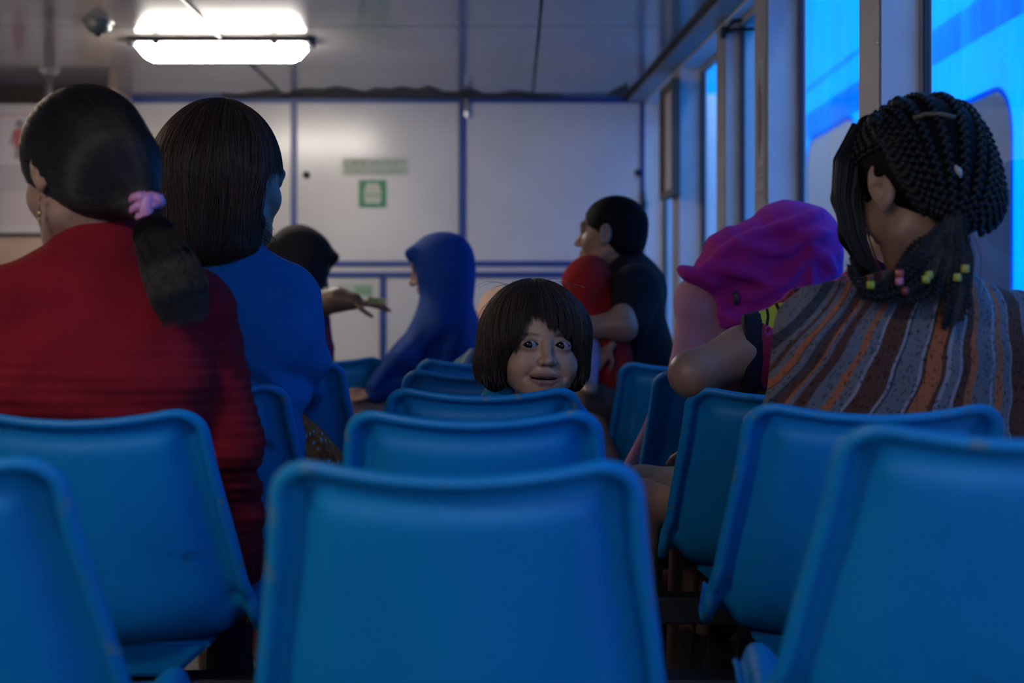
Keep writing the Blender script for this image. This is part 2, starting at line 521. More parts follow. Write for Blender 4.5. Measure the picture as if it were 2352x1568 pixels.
# sea and far hills
b = MB(); b.box((-400, -400, -3.2), (900, 900, -3.0)); tag(b.build('sea', M['sea']), kind='structure')
def hill(name, cx, cy, w, h, seed):
    r = random.Random(seed)
    n, m = 40, 8
    v, f = [], []
    prof = [0.0]
    ph = [r.random() * 6 for _ in range(5)]
    for i in range(n + 1):
        u = i / n
        base = math.sin(math.pi * u) ** .8 * (1 + .25 * math.sin(9 * u + ph[0]) + .12 * math.sin(23 * u + ph[1]))
        for j in range(m + 1):
            s = j / m
            v.append((cx + (s - .5) * w * .35, cy + (u - .5) * w, -3.1 + h * base * math.sin(math.pi * s) + .3 * r.random() * h * .08))
    for i in range(n):
        for j in range(m):
            a = i * (m + 1) + j
            f.append((a, a + 1, a + m + 2, a + m + 1))
    struct(link(name, mesh_py(name, v, f), M['hill'], None, True))
hill('hill', 260, 640, 620, 46, 2)
hill('hill', 420, 1050, 900, 90, 4)

# ------------------------------------------------------------------ things on the walls and ceiling
# twin-tube ceiling lamp
def ceiling_lamp(c, L, label, glow, group=None):
    e = empty('ceiling_lamp', c, label, 'lamp', group)
    b = MB(); b.box((-L / 2 - .015, -.075, -.020), (L / 2 + .015, .075, -.0), .006); b.build('base_tray', M['lamp_rim'], e)
    # tapered diffuser
    bm = bmesh.new()
    top = [(-L / 2, -.066), (L / 2, -.066), (L / 2, .066), (-L / 2, .066)]
    bot = [(-L / 2 + .045, -.045), (L / 2 - .045, -.045), (L / 2 - .045, .045), (-L / 2 + .045, .045)]
    t = [bm.verts.new((x, y, -.020)) for x, y in top]; q = [bm.verts.new((x, y, -.078)) for x, y in bot]
    bm.faces.new(q)
    for i in range(4):
        bm.faces.new((t[i], t[(i + 1) % 4], q[(i + 1) % 4], q[i]))
    bm.faces.new(list(reversed(t)))
    bmesh.ops.recalc_face_normals(bm, faces=bm.faces)
    bmesh.ops.bevel(bm, geom=list(bm.edges), offset=.012, segments=3, affect='EDGES')
    me = bpy.data.meshes.new('diffuser'); bm.to_mesh(me); bm.free()
    link('diffuser', me, glow, e, True)
    for x in (-L * .36, L * .32):
        b = MB(); b.box((x - .012, -.080, -.030), (x + .012, -.068, -.006), .003); b.build('clip', M['lamp_rim'], e)
    for x in (-1, 1):
        b = MB(); b.box((x * (L / 2 + .015) - .012, -.03, -.026), (x * (L / 2 + .015) + .012, .03, -.004), .004); b.build('end_cap', M['lamp_rim'], e)
    return e
lx = (511 - 1176) * 5.52 / FPX
ceiling_lamp((lx, 5.52, CEIL), .66, 'lit white strip lamp on the glossy ceiling above the blue-framed wall', M['lamp_glow'])
ceiling_lamp((-2.1, 4.2, CEIL), .66, 'lit warm strip lamp on the ceiling near the left wall', M['lamp_glow_warm'])

ceiling_lamp((-1.35, 0.35, CEIL), .66, 'lit strip lamp on the ceiling over the rearmost seats', M['lamp_glow_rear'])

# dome speaker on the ceiling
c = ((226 - 1176) * 5.17 / FPX, 5.17, CEIL)
e = empty('ceiling_speaker', c, 'dull green dome shaped speaker on the ceiling left of the lit lamp', 'speaker')
b = MB(); b.tube([(0, 0, 0), (0, 0, -.012)], [.055, .052], 24); b.build('flange', M['dome'], e, False)
b = MB(); b.ball((0, 0, -.012), (.046, .046, .036), 3); b.build('dome', M['dome'], e, True)
b = MB(); b.tube([(0, 0, -.046), (0, 0, -.053)], [.014, .010], 16); b.build('cap', M['black_plastic'], e, False)

# stainless pole
c = ((113 - 1176) * 6.19 / FPX, 6.19, 0)
e = empty('steel_pole', c, 'polished steel pole rising to the ceiling behind the woman in red', 'pole')
b = MB(); b.tube([(0, 0, 0), (0, 0, CEIL)], .024, 20); b.build('tube', M['chrome'], e, True)
b = MB(); b.tube([(0, 0, CEIL - .022), (0, 0, CEIL - .0)], [.03, .05], 20); b.build('collar', M['alu'], e)
b = MB(); b.tube([(0, 0, 0), (0, 0, .02)], [.055, .035], 20); b.build('foot_plate', M['alu'], e)

# conduit stub on the back wall
e = empty('conduit', (bx(1073), BACK - .02, bz(270)), 'short grey conduit hanging from the ceiling over the blue wall bar', 'pipe')
b = MB(); b.tube([(0, 0, .01), (0, 0, CEIL - bz(270))], .011, 10); b.build('tube', M['grey_trim'], e, True)
b = MB(); b.tube([(0, 0, 0), (0, 0, .025)], .014, 10); b.build('nipple', M['alu'], e)

# ceiling cable along the joint
b = MB(); b.tube([(-1.10, 4.2, CEIL - .003), (-1.102, 5.4, CEIL - .006), (-1.098, 6.2, CEIL - .004), (-1.10, 6.97, CEIL - .003)], .0045, 6)
tag(b.build('cable', M['lamp_rim']), 'thin dark cable running along the ceiling joint past the lamp', 'cable')

# text sign "LIFE JACKET / ..." and pictogram
def text_mesh(s, size, thick=.0006):
    cu = bpy.data.curves.new('t', 'FONT'); cu.body = s; cu.size = size; cu.extrude = thick
    cu.align_x = 'CENTER'; cu.align_y = 'CENTER'
    o = bpy.data.objects.new('t', cu); COL.objects.link(o)
    dg = bpy.context.evaluated_depsgraph_get(); dg.update()
    me = bpy.data.meshes.new_from_object(o.evaluated_get(dg))
    bpy.data.objects.remove(o); bpy.data.curves.remove(cu)
    return me
def fit_text(name, s, w, h, mat_, parent, loc):
    me = text_mesh(s, 1.0, .01)
    v = np.array([p.co[:] for p in me.vertices]); lo, hi = v.min(0), v.max(0)
    c = (lo + hi) / 2
    sx, sy = w / (hi[0] - lo[0]), h / (hi[1] - lo[1])
    for p in me.vertices:
        x, y, z = p.co
        p.co = ((x - c[0]) * sx, -.0008 - z * .05, (y - c[1]) * sy)   # flat print standing in XZ, facing the room
    o = link(name, me, mat_, parent)
    o.location = loc
    return o
S = BACK / FPX
e = empty('life_jacket_sign', (bx(862), BACK - .0015, bz(383)), 'pale green two-line life jacket sign on the white wall panel', 'sign')
b = MB(); b.box((-76 * S, -.0015, -20 * S), (76 * S, .0015, 20 * S)); b.build('plate', M['sign_pale'], e)
fit_text('lettering', 'LIFE', 50 * S, 14 * S, M['sign_letter'], e, (-44 * S, -.0012, 8 * S))
fit_text('lettering', 'JACKET', 82 * S, 14 * S, M['sign_letter'], e, (28 * S, -.0012, 8 * S))
fit_text('lettering', 'FOR CHILDREN', 136 * S, 9 * S, M['sign_letter'], e, (0, -.0012, -10 * S))
e = empty('life_jacket_pictogram', (bx(856), BACK - .0015, bz(445)), 'square green sign with a pale life jacket symbol', 'sign')
b = MB(); b.box((-32 * S, -.0015, -32 * S), (32 * S, .0015, 32 * S)); b.build('plate', M['sign_green'], e)
poly = [(-17, -22), (17, -22), (20, -8), (19, 8), (15, 20), (9, 26), (5, 24), (3, 16), (0, 12), (-3, 16), (-5, 24), (-9, 26), (-15, 20), (-19, 8), (-20, -8)]
b = MB(); b.prism([(x * S, y * S) for x, y in poly], (0, -.0016, 0), (1, 0, 0), (0, 0, 1), .0006); b.build('jacket_symbol', M['sign_white'], e)
b = MB(); b.tube([(0, -.0022, 18 * S), (0, -.0030, 18 * S)], 5.5 * S, 16); b.build('head_symbol', M['sign_white'], e)
b = MB(); b.box((-18 * S, -.0030, -5 * S), (18 * S, -.0022, -2 * S)); b.build('strap_symbol', M['sign_green'], e)
e = empty('low_sign', (bx(815), BACK - .0015, bz(665)), 'faded pale green sign below the double blue rail', 'sign')
b = MB(); b.box((-42 * S, -.0015, -15 * S), (42 * S, .0015, 15 * S)); b.build('plate', M['sign_pale'], e)
b = MB(); b.box((0 * S, -.0022, -13 * S), (40 * S, -.0015, 9 * S)); b.build('printed_field', mat('faded_green_field', (.20, .33, .20), .5), e)
# small latch knobs on the wall
for (px, py, lab) in ((704, 402, 'small dark knob on the wall panel left of the life jacket sign'), (1466, 397, 'small latch on the right edge of the wall panel')):
    e = empty('panel_latch', (bx(px), BACK, bz(py)), lab, 'latch')
    b = MB(); b.tube([(0, 0, 0), (0, -.012, 0)], .018, 14); b.build('rose', M['dark_brown'], e)
    b = MB(); b.ball((0, -.02, 0), (.013, .012, .013), 2); b.build('knob', M['black_steel'], e, True)
e = empty('door_bolt', (bx(1477), BACK - .014, bz(470)), 'dark vertical bolt at the right end of the blue frame', 'latch')
b = MB(); b.box((-.008, -.012, -.06), (.008, 0, .06), .003); b.build('rod', M['black_steel'], e)
b = MB(); b.box((-.014, -.016, -.02), (.014, 0, .02), .003); b.build('keeper', M['black_steel'], e)

# poster on the beige bay
pw0, pw1 = (-70 - 1176) * 6.6 / FPX, (172 - 1176) * 6.6 / FPX
pz0, pz1 = EYE + (720 - 535) * 6.6 / FPX, EYE + (720 - 250) * 6.6 / FPX
e = empty('notice_poster', ((pw0 + pw1) / 2, 6.612, (pz0 + pz1) / 2), 'white safety poster with red vest figures behind the woman in red', 'poster')
W2, H2 = (pw1 - pw0) / 2, (pz1 - pz0) / 2
b = MB(); b.box((-W2, -.006, -H2), (W2, .006, H2), .002); b.build('sheet', M['paper'], e)
b = MB(); b.box((-W2 - .01, -.01, -H2 - .012), (W2 + .01, .006, -H2), .002); b.build('bottom_rail', M['black_plastic'], e)
b = MB(); b.box((-W2 - .01, -.01, H2), (W2 + .01, .006, H2 + .012), .002); b.build('top_rail', M['alu'], e)
for k, x in enumerate((-.16, -.015, .13)):
    z = H2 - .13
    b = MB(); b.prism([(-.025, -.045), (.025, -.045), (.03, .03), (.012, .04), (-.012, .04), (-.03, .03)], (x, -.0065, z), (1, 0, 0), (0, 0, 1), .0008); b.build('printed_vest', M['paper_red'], e)
    b = MB(); b.tube([(x, -.0062, z + .062), (x, -.0072, z + .062)], .02, 14); b.build('printed_head', M['paper_grey'], e)
    b = MB(); b.prism([(-.022, -.10), (-.004, -.10), (0, -.05), (.004, -.10), (.022, -.10), (.02, -.046), (-.02, -.046)], (x, -.0065, z), (1, 0, 0), (0, 0, 1), .0008); b.build('printed_legs', M['paper_grey'], e)
    for s in (-1, 1):
        b = MB(); b.prism([(s * .03, .03), (s * .045, -.03), (s * .037, -.035), (s * .026, 0)], (x, -.0065, z), (1, 0, 0), (0, 0, 1), .0008); b.build('printed_arm', M['paper_grey'], e)
b = MB(); b.box((-W2 + .02, -.0072, H2 - .035), (W2 - .02, -.006, H2 - .018)); b.build('printed_heading', M['paper_pink'], e)
r = random.Random(4)
for k in range(13):
    z = .02 - k * .0215
    x1 = W2 - .03 - r.random() * .08
    b = MB(); b.box((-W2 + .025, -.0072, z - .0035), (x1, -.006, z + .0035)); b.build('printed_line', M['paper_grey'] if k < 6 else M['paper_pink'], e)

# sticker column on the second pillar (faded warning print)
dB = (4.39 + 4.57) / 2
e = empty('pillar_sticker', (wall_x(dB) - .006, dB, EYE + .62), 'faded narrow sticker with red print on the grey window pillar', 'sticker')
e.rotation_euler = (0, 0, math.atan(.0533))
b = MB(); b.box((-.001, -.062, -.27), (.0008, .062, .17), .0003); b.build('sheet', mat('old_sticker', (.36, .34, .32), .5, noise=.2), e)
b = MB(); b.prism([(-.03, .05), (0, .14), (.03, .05), (.03, -.08), (0, -.15), (-.03, -.08)], (-.0012, 0, 0), (0, -1, 0), (0, 0, 1), .0005); b.build('printed_diamond', mat('faded_red_print', (.20, .13, .13), .5), e)
b = MB(); b.prism([(-.018, .04), (0, .10), (.018, .04), (.018, -.06), (0, -.12), (-.018, -.06)], (-.0018, 0, 0), (0, -1, 0), (0, 0, 1), .0005); b.build('printed_centre', mat('sticker_ink', (.10, .09, .10), .5), e)
for z, h in ((-.175, .012), (-.20, .008), (-.245, .008)):
    b = MB(); b.box((-.0016, -.045, z - h), (-.001, .045, z + h)); b.build('printed_line', M['paper_grey'], e)

# hanging picture frame on the far pillar
dE = (5.93 + 6.22) / 2
e = empty('hanging_frame', (wall_x(dE) - .03, dE, EYE + .75), 'tall narrow brown frame hanging on the far window pillar', 'frame')
e.rotation_euler = (0, 0, math.atan(.0533))
fz0, fz1 = -.26, .22
b = MB()
brown = mat('brown_frame_wood', (.11, .085, .06), .5, noise=.3)
for (y0, y1, z0, z1) in ((-.17, -.14, fz0, fz1), (.14, .17, fz0, fz1), (-.14, .14, fz0, fz0 + .03), (-.14, .14, fz1 - .03, fz1)):
    b.box((-.015, y0, z0), (.02, y1, z1), .004)
b.build('frame', brown, e)
b = MB(); b.box((.004, -.14, fz0 + .03), (.014, .14, fz1 - .03)); b.build('sheet', M['paper'], e)

# black window hook near the ceiling
c = at(1652, 75, 5.0); c[0] = wall_x(5.02) - .012
e = empty('window_hook', c, 'black metal hook bar near the top of the window', 'hook')
b = MB(); b.box((-.012, -.016, -.02), (.006, .016, .02), .004); b.build('bracket', M['black_steel'], e)
b = MB(); b.tube([(0, 0, 0), (.03, -.03, .005), (.10, -.05, .003), (.125, -.05, .0)], [.008, .007, .006, .006], 8); b.build('lower_arm', M['black_steel'], e, True)
b = MB(); b.tube([(0, 0, .005), (.03, -.02, .035), (.09, -.03, .045)], [.007, .008, .006], 8); b.build('upper_arm', M['black_steel'], e, True)
# ------------------------------------------------------------------ seats
def catmull(pts, n):
    P = [np.array(p, float) for p in pts]
    P = [2 * P[0] - P[1]] + P + [2 * P[-1] - P[-2]]
    out = []
    for i in range(1, len(P) - 2):
        for k in range(n):
            t = k / n
            a, b_, c, d = P[i - 1], P[i], P[i + 1], P[i + 2]
            out.append(.5 * ((2 * b_) + (-a + c) * t + (2 * a - 5 * b_ + 4 * c - d) * t * t + (-a + 3 * b_ - 3 * c + d) * t ** 3))
    out.append(P[-2])
    return np.array(out)

def seat_shell():
    prof = catmull([(0, .83), (.022, .745), (.055, .645), (.087, .56), (.113, .497), (.150, .455), (.210, .435), (.33, .433), (.44, .445), (.515, .452), (.555, .440), (.572, .41)], 14)
    seg = np.linalg.norm(np.diff(prof, axis=0), axis=1)
    arc = np.concatenate([[0], np.cumsum(seg)])
    L = arc[-1]
    near = [0, .002, .0045, .008, .012, .016, .020, .025, .031, .038, .046, .053, .060, .070, .085]
    ts = near + list(np.linspace(.105, L - .105, 30)) + [L - q for q in reversed(near)]
    es = near + [.11, .14, .17]
    R = .052
    hw = lambda t: np.interp(t, [0, .12, .25, .38, .46, .6, L], [.190, .202, .221, .239, .246, .244, .218])
    Fs = [0, .004, .009, .013, .017, .022, .028, .040, .048, .056, .066, .085]
    Fv = [-.001, -.006, -.007, -.003, .008, .018, .022, .022, .017, .007, .001, 0.0]
    V, rim, rows = [], [], []
    for t in ts:
        c = np.array([np.interp(t, arc, prof[:, 0]), np.interp(t, arc, prof[:, 1])])
        t0, t1 = max(t - .004, 0), min(t + .004, L)
        tan = np.array([np.interp(t1, arc, prof[:, 0]) - np.interp(t0, arc, prof[:, 0]), np.interp(t1, arc, prof[:, 1]) - np.interp(t0, arc, prof[:, 1])])
        tan /= np.linalg.norm(tan)
        nrm = np.array([-tan[1], tan[0]])      # towards the sitter
        h = float(hw(t))
        te = min(t, L - t)
        inset = R - math.sqrt(max(R * R - (R - te) ** 2, 0)) if te < R else 0.0
        hc = h - inset
        a_pos = [hc - q * (hc - .02) / (h - .02) for q in es] + [.02]
        row = [-a for a in a_pos] + [0.0] + list(reversed(a_pos))
        idx = []
        for a in row:
            dx = h - abs(a)
            if dx < R and te < R:
                s = R - math.hypot(R - dx, R - te)
            else:
                s = min(dx, te)
            s = max(s, 0)
            f = np.interp(s, Fs, Fv)
            wt = min(max((dx - te) / .03 + .5, 0), 1)      # shallower groove along the top rim than along the sides
            if f > 0: f *= 1 - .62 * wt
            u = a / h
            wrap = np.interp(t, [0, .2, .40, .50, L], [.034, .062, .075, .024, .012])
            f += wrap * abs(u) ** 2.0
            dip = .018 * (1 - u * u) * max(0, 1 - t / .10)
            V.append((a, c[0] + nrm[0] * f, c[1] + nrm[1] * f - dip))
            rim.append(1.0 if s < .012 else 0.0)
            idx.append(len(V) - 1)
        rows.append(idx)
    F = []
    for i in range(len(rows) - 1):
        for j in range(len(rows[0]) - 1):
            F.append((rows[i][j], rows[i][j + 1], rows[i + 1][j + 1], rows[i + 1][j]))
    me = mesh_py('shell', V, F)
    a_ = me.attributes.new('rim', 'FLOAT', 'POINT')
    a_.data.foreach_set('value', np.array(rim, np.float32))
    me.materials.append(M['seat'])
    o = bpy.data.objects.new('tmp', me); COL.objects.link(o)
    md = o.modifiers.new('s', 'SOLIDIFY'); md.thickness = .0055; md.offset = 0
    dg = bpy.context.evaluated_depsgraph_get(); dg.update()
    m2 = bpy.data.meshes.new_from_object(o.evaluated_get(dg))
    bpy.data.objects.remove(o)
    m2.shade_smooth()
    return m2

SHELL = seat_shell()
def bracket_mesh():
    bm = bmesh.new()
    t = [(-.17, .20, .437), (.17, .20, .437), (.17, .40, .437), (-.17, .40, .437)]
    q = [(-.10, .23, .372), (.10, .23, .372), (.10, .37, .372), (-.10, .37, .372)]
    T = [bm.verts.new(v) for v in t]; Q = [bm.verts.new(v) for v in q]
    bm.faces.new(T); bm.faces.new(list(reversed(Q)))
    for i in range(4):
        bm.faces.new((T[i], Q[i], Q[(i + 1) % 4], T[(i + 1) % 4]))
    bmesh.ops.recalc_face_normals(bm, faces=bm.faces)
    bmesh.ops.bevel(bm, geom=list(bm.edges), offset=.008, segments=2, affect='EDGES')
    me = bpy.data.meshes.new('bracket'); bm.to_mesh(me); bm.free(); me.materials.append(M['seat'])
    return me
BRACKET = bracket_mesh()
def seat(x, d, dz, label, yaw=0.0, group='blue plastic cabin seats'):
    e = empty('plastic_seat', (x, d, dz), label, 'seat', group)
    e.rotation_euler = (0, 0, yaw)
    for nm, me in (('shell', SHELL), ('bracket', BRACKET)):
        o = bpy.data.objects.new(nm, me); COL.objects.link(o); o.parent = e
    return e
CX, LX, RX = -.058, -.652, .540
ROW = [1.458, 2.135, 2.83, 3.50, 4.18, 4.86]
SEATS = [
    (LX - .008, ROW[0], 0.000, 'blue plastic seat cut by the lower left corner of the picture', 0),
    (CX, ROW[0], -.004, 'largest blue plastic seat, in the middle of the front row', 0),
    (RX - .008, ROW[0], .034, 'blue plastic seat in the lower right corner, nearest to the window', 0),
    (LX - .004, ROW[1], .004, 'blue plastic seat with the woman in the red ribbed sweater', 0),
    (CX, ROW[1], .002, 'empty blue seat second in the middle column, with green stains on its top rim', 0),
    (RX + .004, ROW[1], .012, 'blue plastic seat with the girl in the striped shirt', math.radians(-4)),
    (LX + .012, ROW[2], .008, 'blue plastic seat with the woman in the blue sweater', 0),
    (CX, ROW[2], 0.0, 'scratched blue seat the small girl looks over', 0),
    (RX, ROW[2], 0.0, 'blue seat under the bent elbow of the woman in the floral dress', math.radians(-5)),
    (LX + .046, ROW[3], .030, 'empty blue seat just ahead of the woman in the blue sweater', 0),
    (CX - .017, ROW[3], .010, 'blue seat directly in front of the small girl, left of her hair', 0),
    (RX, ROW[3], .006, 'blue seat with the woman under the magenta shawl', math.radians(-4)),
    (CX - .028, ROW[4], .014, 'blue seat whose thin top rim shows before the royal blue veil', 0),
    (RX - .035, ROW[4], .004, 'blue seat with the man in the black shirt', math.radians(-3)),
    (LX + .02, ROW[5], .0, 'blue seat with the woman in the dark head cloth', 0),
    (CX - .02, ROW[5], .0, 'blue seat with the woman in the royal blue veil', 0),
    (RX - .085, ROW[5], .030, 'far blue seat peeping out behind the back of the man in black', 0),
]
for s in SEATS:
    seat(*s)
BEAM_LABEL = ['black steel beam under the nearest row of blue seats', 'black steel beam under the second row of blue seats, below the red sweater',
              'black steel beam under the row of the small girl', 'black steel beam under the row of the magenta shawl',
              'black steel beam under the row of the man in black', 'black steel beam under the farthest row of seats']
for k, d in enumerate(ROW):
    y = d + .30
    e = empty('seat_beam', (0, y, 0), BEAM_LABEL[k], 'beam', 'beams carrying the seat rows')
    x1 = min(.78, wall_x(y) - .03)
    b = MB(); b.box((-.93, -.035, .305), (x1, .035, .364), .005); b.build('beam', M['black_steel'], e)
    for x in (-.36, .24):
        b = MB(); b.box((x - .025, -.025, .012), (x + .025, .025, .31), .004); b.build('leg', M['black_steel'], e)
        b = MB(); b.box((x - .04, -.16, 0), (x + .04, .16, .014), .004); b.build('foot_plate', M['black_steel'], e)
# ------------------------------------------------------------------ signed-distance modelling for figures
f32 = np.float32
def _v(p): return np.asarray(p, f32)

def ell(c, r, rot=None, k=.02, op='u'):
    """ellipsoid; rot is a 3x3 matrix whose columns are the local axes"""
    return dict(t='e', c=_v(c), r=_v(r), R=None if rot is None else np.asarray(rot, f32), k=k, op=op)
def cap(a, b, ra, rb, k=.02, op='u'):
    return dict(t='c', a=_v(a), b=_v(b), ra=float(ra), rb=float(rb), k=k, op=op)
def ecap(a, b, ra, rb, u, k=.02, op='u'):
    """tapered bar of elliptical section: ra, rb = (half width along u, half depth)"""
    u = _v(u); u = u / np.linalg.norm(u)
    return dict(t='x', a=_v(a), b=_v(b), ra=ra, rb=rb, u=u, k=k, op=op)
def fn(f, lo, hi, k=.004, op='u'):
    return dict(t='f', f=f, lo=_v(lo), hi=_v(hi), k=k, op=op)

def prim_bounds(p):
    if p['t'] == 'e':
        if p['R'] is None: h = p['r']
        else: h = np.sqrt(((p['R'] * p['r']) ** 2).sum(1))
        return p['c'] - h, p['c'] + h
    if p['t'] == 'c':
        return np.minimum(p['a'] - p['ra'], p['b'] - p['rb']), np.maximum(p['a'] + p['ra'], p['b'] + p['rb'])
    if p['t'] == 'x':
        m, n_ = max(p['ra']), max(p['rb'])
        return np.minimum(p['a'] - m, p['b'] - n_), np.maximum(p['a'] + m, p['b'] + n_)
    return p['lo'], p['hi']

def prim_eval(p, X, Y, Z):
    if p['t'] == 'e':
        x, y, z = X - p['c'][0], Y - p['c'][1], Z - p['c'][2]
        if p['R'] is not None:
            R = p['R']
            x, y, z = x * R[0, 0] + y * R[1, 0] + z * R[2, 0], x * R[0, 1] + y * R[1, 1] + z * R[2, 1], x * R[0, 2] + y * R[1, 2] + z * R[2, 2]
        r = p['r']
        k0 = np.sqrt((x / r[0]) ** 2 + (y / r[1]) ** 2 + (z / r[2]) ** 2) + 1e-9
        k1 = np.sqrt((x / r[0] ** 2) ** 2 + (y / r[1] ** 2) ** 2 + (z / r[2] ** 2) ** 2) + 1e-9
        return k0 * (k0 - 1) / k1
    if p['t'] in 'cx':
        a, ab = p['a'], p['b'] - p['a']
        L2 = float((ab * ab).sum()) + 1e-12
        x, y, z = X - a[0], Y - a[1], Z - a[2]
        t = np.clip((x * ab[0] + y * ab[1] + z * ab[2]) / L2, 0, 1)
        x, y, z = x - t * ab[0], y - t * ab[1], z - t * ab[2]
        if p['t'] == 'c':
            return np.sqrt(x * x + y * y + z * z) - (p['ra'] + (p['rb'] - p['ra']) * t)
        u = p['u']
        s = x * u[0] + y * u[1] + z * u[2]
        w2 = np.maximum(x * x + y * y + z * z - s * s, 0)
        r1 = p['ra'][0] + (p['rb'][0] - p['ra'][0]) * t
        r2 = p['ra'][1] + (p['rb'][1] - p['ra'][1]) * t
        k0 = np.sqrt((s / r1) ** 2 + w2 / r2 ** 2) + 1e-9
        k1 = np.sqrt((s / r1 ** 2) ** 2 + w2 / r2 ** 4) + 1e-9
        return k0 * (k0 - 1) / k1
    return p['f'](X, Y, Z)

def combine(F, d, p):
    k = p['k']
    if p['op'] == 'u':
        if k <= 0: return np.minimum(F, d)
        h = np.maximum(k - np.abs(F - d), 0) / k
        return np.minimum(F, d) - h * h * k * .25
    if p['op'] == 's':
        d = -d
    if k <= 0: return np.maximum(F, d)
    h = np.maximum(k - np.abs(F - d), 0) / k
    return np.maximum(F, d) + h * h * k * .25

def field_points(prims, P):
    X, Y, Z = P[:, 0].astype(f32), P[:, 1].astype(f32), P[:, 2].astype(f32)
    F = np.full(X.shape, 1.0, f32)
    for p in prims:
        F = combine(F, prim_eval(p, X, Y, Z), p)
    return F

def surface(prims, h, warp=None, pad=None):
    """closed mesh of the zero level of a list of shapes (surface nets on a grid of step h)"""
    us = [prim_bounds(p) for p in prims if p['op'] == 'u']
    lo = np.min([q[0] for q in us], 0) - (pad or 4 * h)
    hi = np.max([q[1] for q in us], 0) + (pad or 4 * h)
    n = np.ceil((hi - lo) / h).astype(int) + 1
    ax = [(lo[i] + h * np.arange(n[i])).astype(f32) for i in range(3)]
    F = np.full(n, 1.0, f32)
    for p in prims:
        a, b_ = prim_bounds(p)
        m = p['k'] + 3 * h
        i0 = np.clip(np.floor((a - m - lo) / h).astype(int), 0, n - 1)
        i1 = np.clip(np.ceil((b_ + m - lo) / h).astype(int) + 1, 1, n)
        if p['op'] == 'i':
            i0, i1 = np.zeros(3, int), n
        if np.any(i1 <= i0): continue
        sl = tuple(slice(i0[j], i1[j]) for j in range(3))
        X = ax[0][sl[0]][:, None, None]; Y = ax[1][sl[1]][None, :, None]; Z = ax[2][sl[2]][None, None, :]
        F[sl] = combine(F[sl], prim_eval(p, X, Y, Z), p)
    if warp is not None:
        F = F + warp(ax[0][:, None, None], ax[1][None, :, None], ax[2][None, None, :]).astype(f32)
    F[0] = F[-1] = 1; F[:, 0] = F[:, -1] = 1; F[:, :, 0] = F[:, :, -1] = 1
    S = F < 0
    c = S[:-1, :-1, :-1].astype(np.int8)
    cnt = c.copy(); cnt[:] = 0
    for i in (0, 1):
        for j in (0, 1):
            for k in (0, 1):
                cnt += S[i:n[0] - 1 + i, j:n[1] - 1 + j, k:n[2] - 1 + k]
    act = (cnt > 0) & (cnt < 8)
    idx = np.full(act.shape, -1, np.int64)
    cells = np.argwhere(act)
    idx[act] = np.arange(len(cells))
    acc = np.zeros((len(cells), 3), np.float64); num = np.zeros(len(cells))
    corners = [(i, j, k) for i in (0, 1) for j in (0, 1) for k in (0, 1)]
    val = {q: F[cells[:, 0] + q[0], cells[:, 1] + q[1], cells[:, 2] + q[2]] for q in corners}
    for q in corners:
        for axis in range(3):
            if q[axis] == 0:
                q2 = tuple(q[m] + (1 if m == axis else 0) for m in range(3))
                a, b_ = val[q], val[q2]
                cr_ = (a < 0) != (b_ < 0)
                t = np.where(cr_, a / np.where(cr_, a - b_, 1), 0)
                pt = np.zeros((len(cells), 3)) + np.array(q, float)
                pt[:, axis] = t
                acc[cr_] += pt[cr_]; num[cr_] += 1
    V = lo + h * (cells + acc / np.maximum(num, 1)[:, None])
    faces = []
    for axis in range(3):
        u, w = [(1, 2), (2, 0), (0, 1)][axis]
        sl0 = [slice(None)] * 3; sl1 = [slice(None)] * 3
        sl0[axis] = slice(0, -1); sl1[axis] = slice(1, None)
        A, B = S[tuple(sl0)], S[tuple(sl1)]
        e = np.argwhere(A != B)
        ok = np.all((e >= 1) | (np.arange(3) == axis), axis=1)
        e = e[ok]
        sign = A[e[:, 0], e[:, 1], e[:, 2]]
        def g(du, dw):
            q = e.copy(); q[:, u] += du; q[:, w] += dw
            return idx[q[:, 0], q[:, 1], q[:, 2]]
        quad = np.stack([g(-1, -1), g(0, -1), g(0, 0), g(-1, 0)], 1)
        quad[~sign] = quad[~sign][:, ::-1]
        faces.append(quad)
    Q = np.concatenate(faces)
    Q = Q[np.all(Q >= 0, axis=1)]
    return V, Q

def relax(V, Q, it=2, w=.5):
    V = V.copy()
    E = np.concatenate([Q[:, [0, 1]], Q[:, [1, 2]], Q[:, [2, 3]], Q[:, [3, 0]]])
    E = np.concatenate([E, E[:, ::-1]])
    deg = np.bincount(E[:, 0], minlength=len(V)).astype(float)
    for _ in range(it):
        s = np.stack([np.bincount(E[:, 0], V[E[:, 1], k], minlength=len(V)) for k in range(3)], 1)
        V += w * (s / np.maximum(deg, 1)[:, None] - V)
    return V

def joined(parts):
    vs, qs, o = [], [], 0
    for v, q in parts:
        vs.append(v); qs.append(q + o); o += len(v)
    return np.concatenate(vs), np.concatenate(qs)

def body_mesh(name, V, Q, mat_, parent, colors=None, attrs=None):
    me = mesh_py(name, V, Q)
    if colors is not None:
        a = me.attributes.new('Col', 'FLOAT_COLOR', 'POINT')
        a.data.foreach_set('color', np.concatenate([colors, np.ones((len(colors), 1))], 1).astype(f32).ravel())
    for k, v in (attrs or {}).items():
        a = me.attributes.new(k, 'FLOAT_VECTOR', 'POINT')
        a.data.foreach_set('vector', v.astype(f32).ravel())
    return link(name, me, mat_, parent, True)

def folds(seed, amp, scale, n=6, axis=None):
    r = np.random.default_rng(seed)
    D = r.normal(size=(n, 3)); D /= np.linalg.norm(D, axis=1)[:, None]
    if axis is not None: D = D * np.array(axis); 
    fr = scale * (.6 + r.random(n)); ph = r.random(n) * 6.28
    def f(X, Y, Z):
        s = 0
        for d, q, p in zip(D, fr, ph):
            a = (X * d[0] + Y * d[1] + Z * d[2]) * q + p
            s = s + np.sin(a + .9 * np.sin(a * .37 + p * 2))
        return s * (amp / n ** .5)
    return f

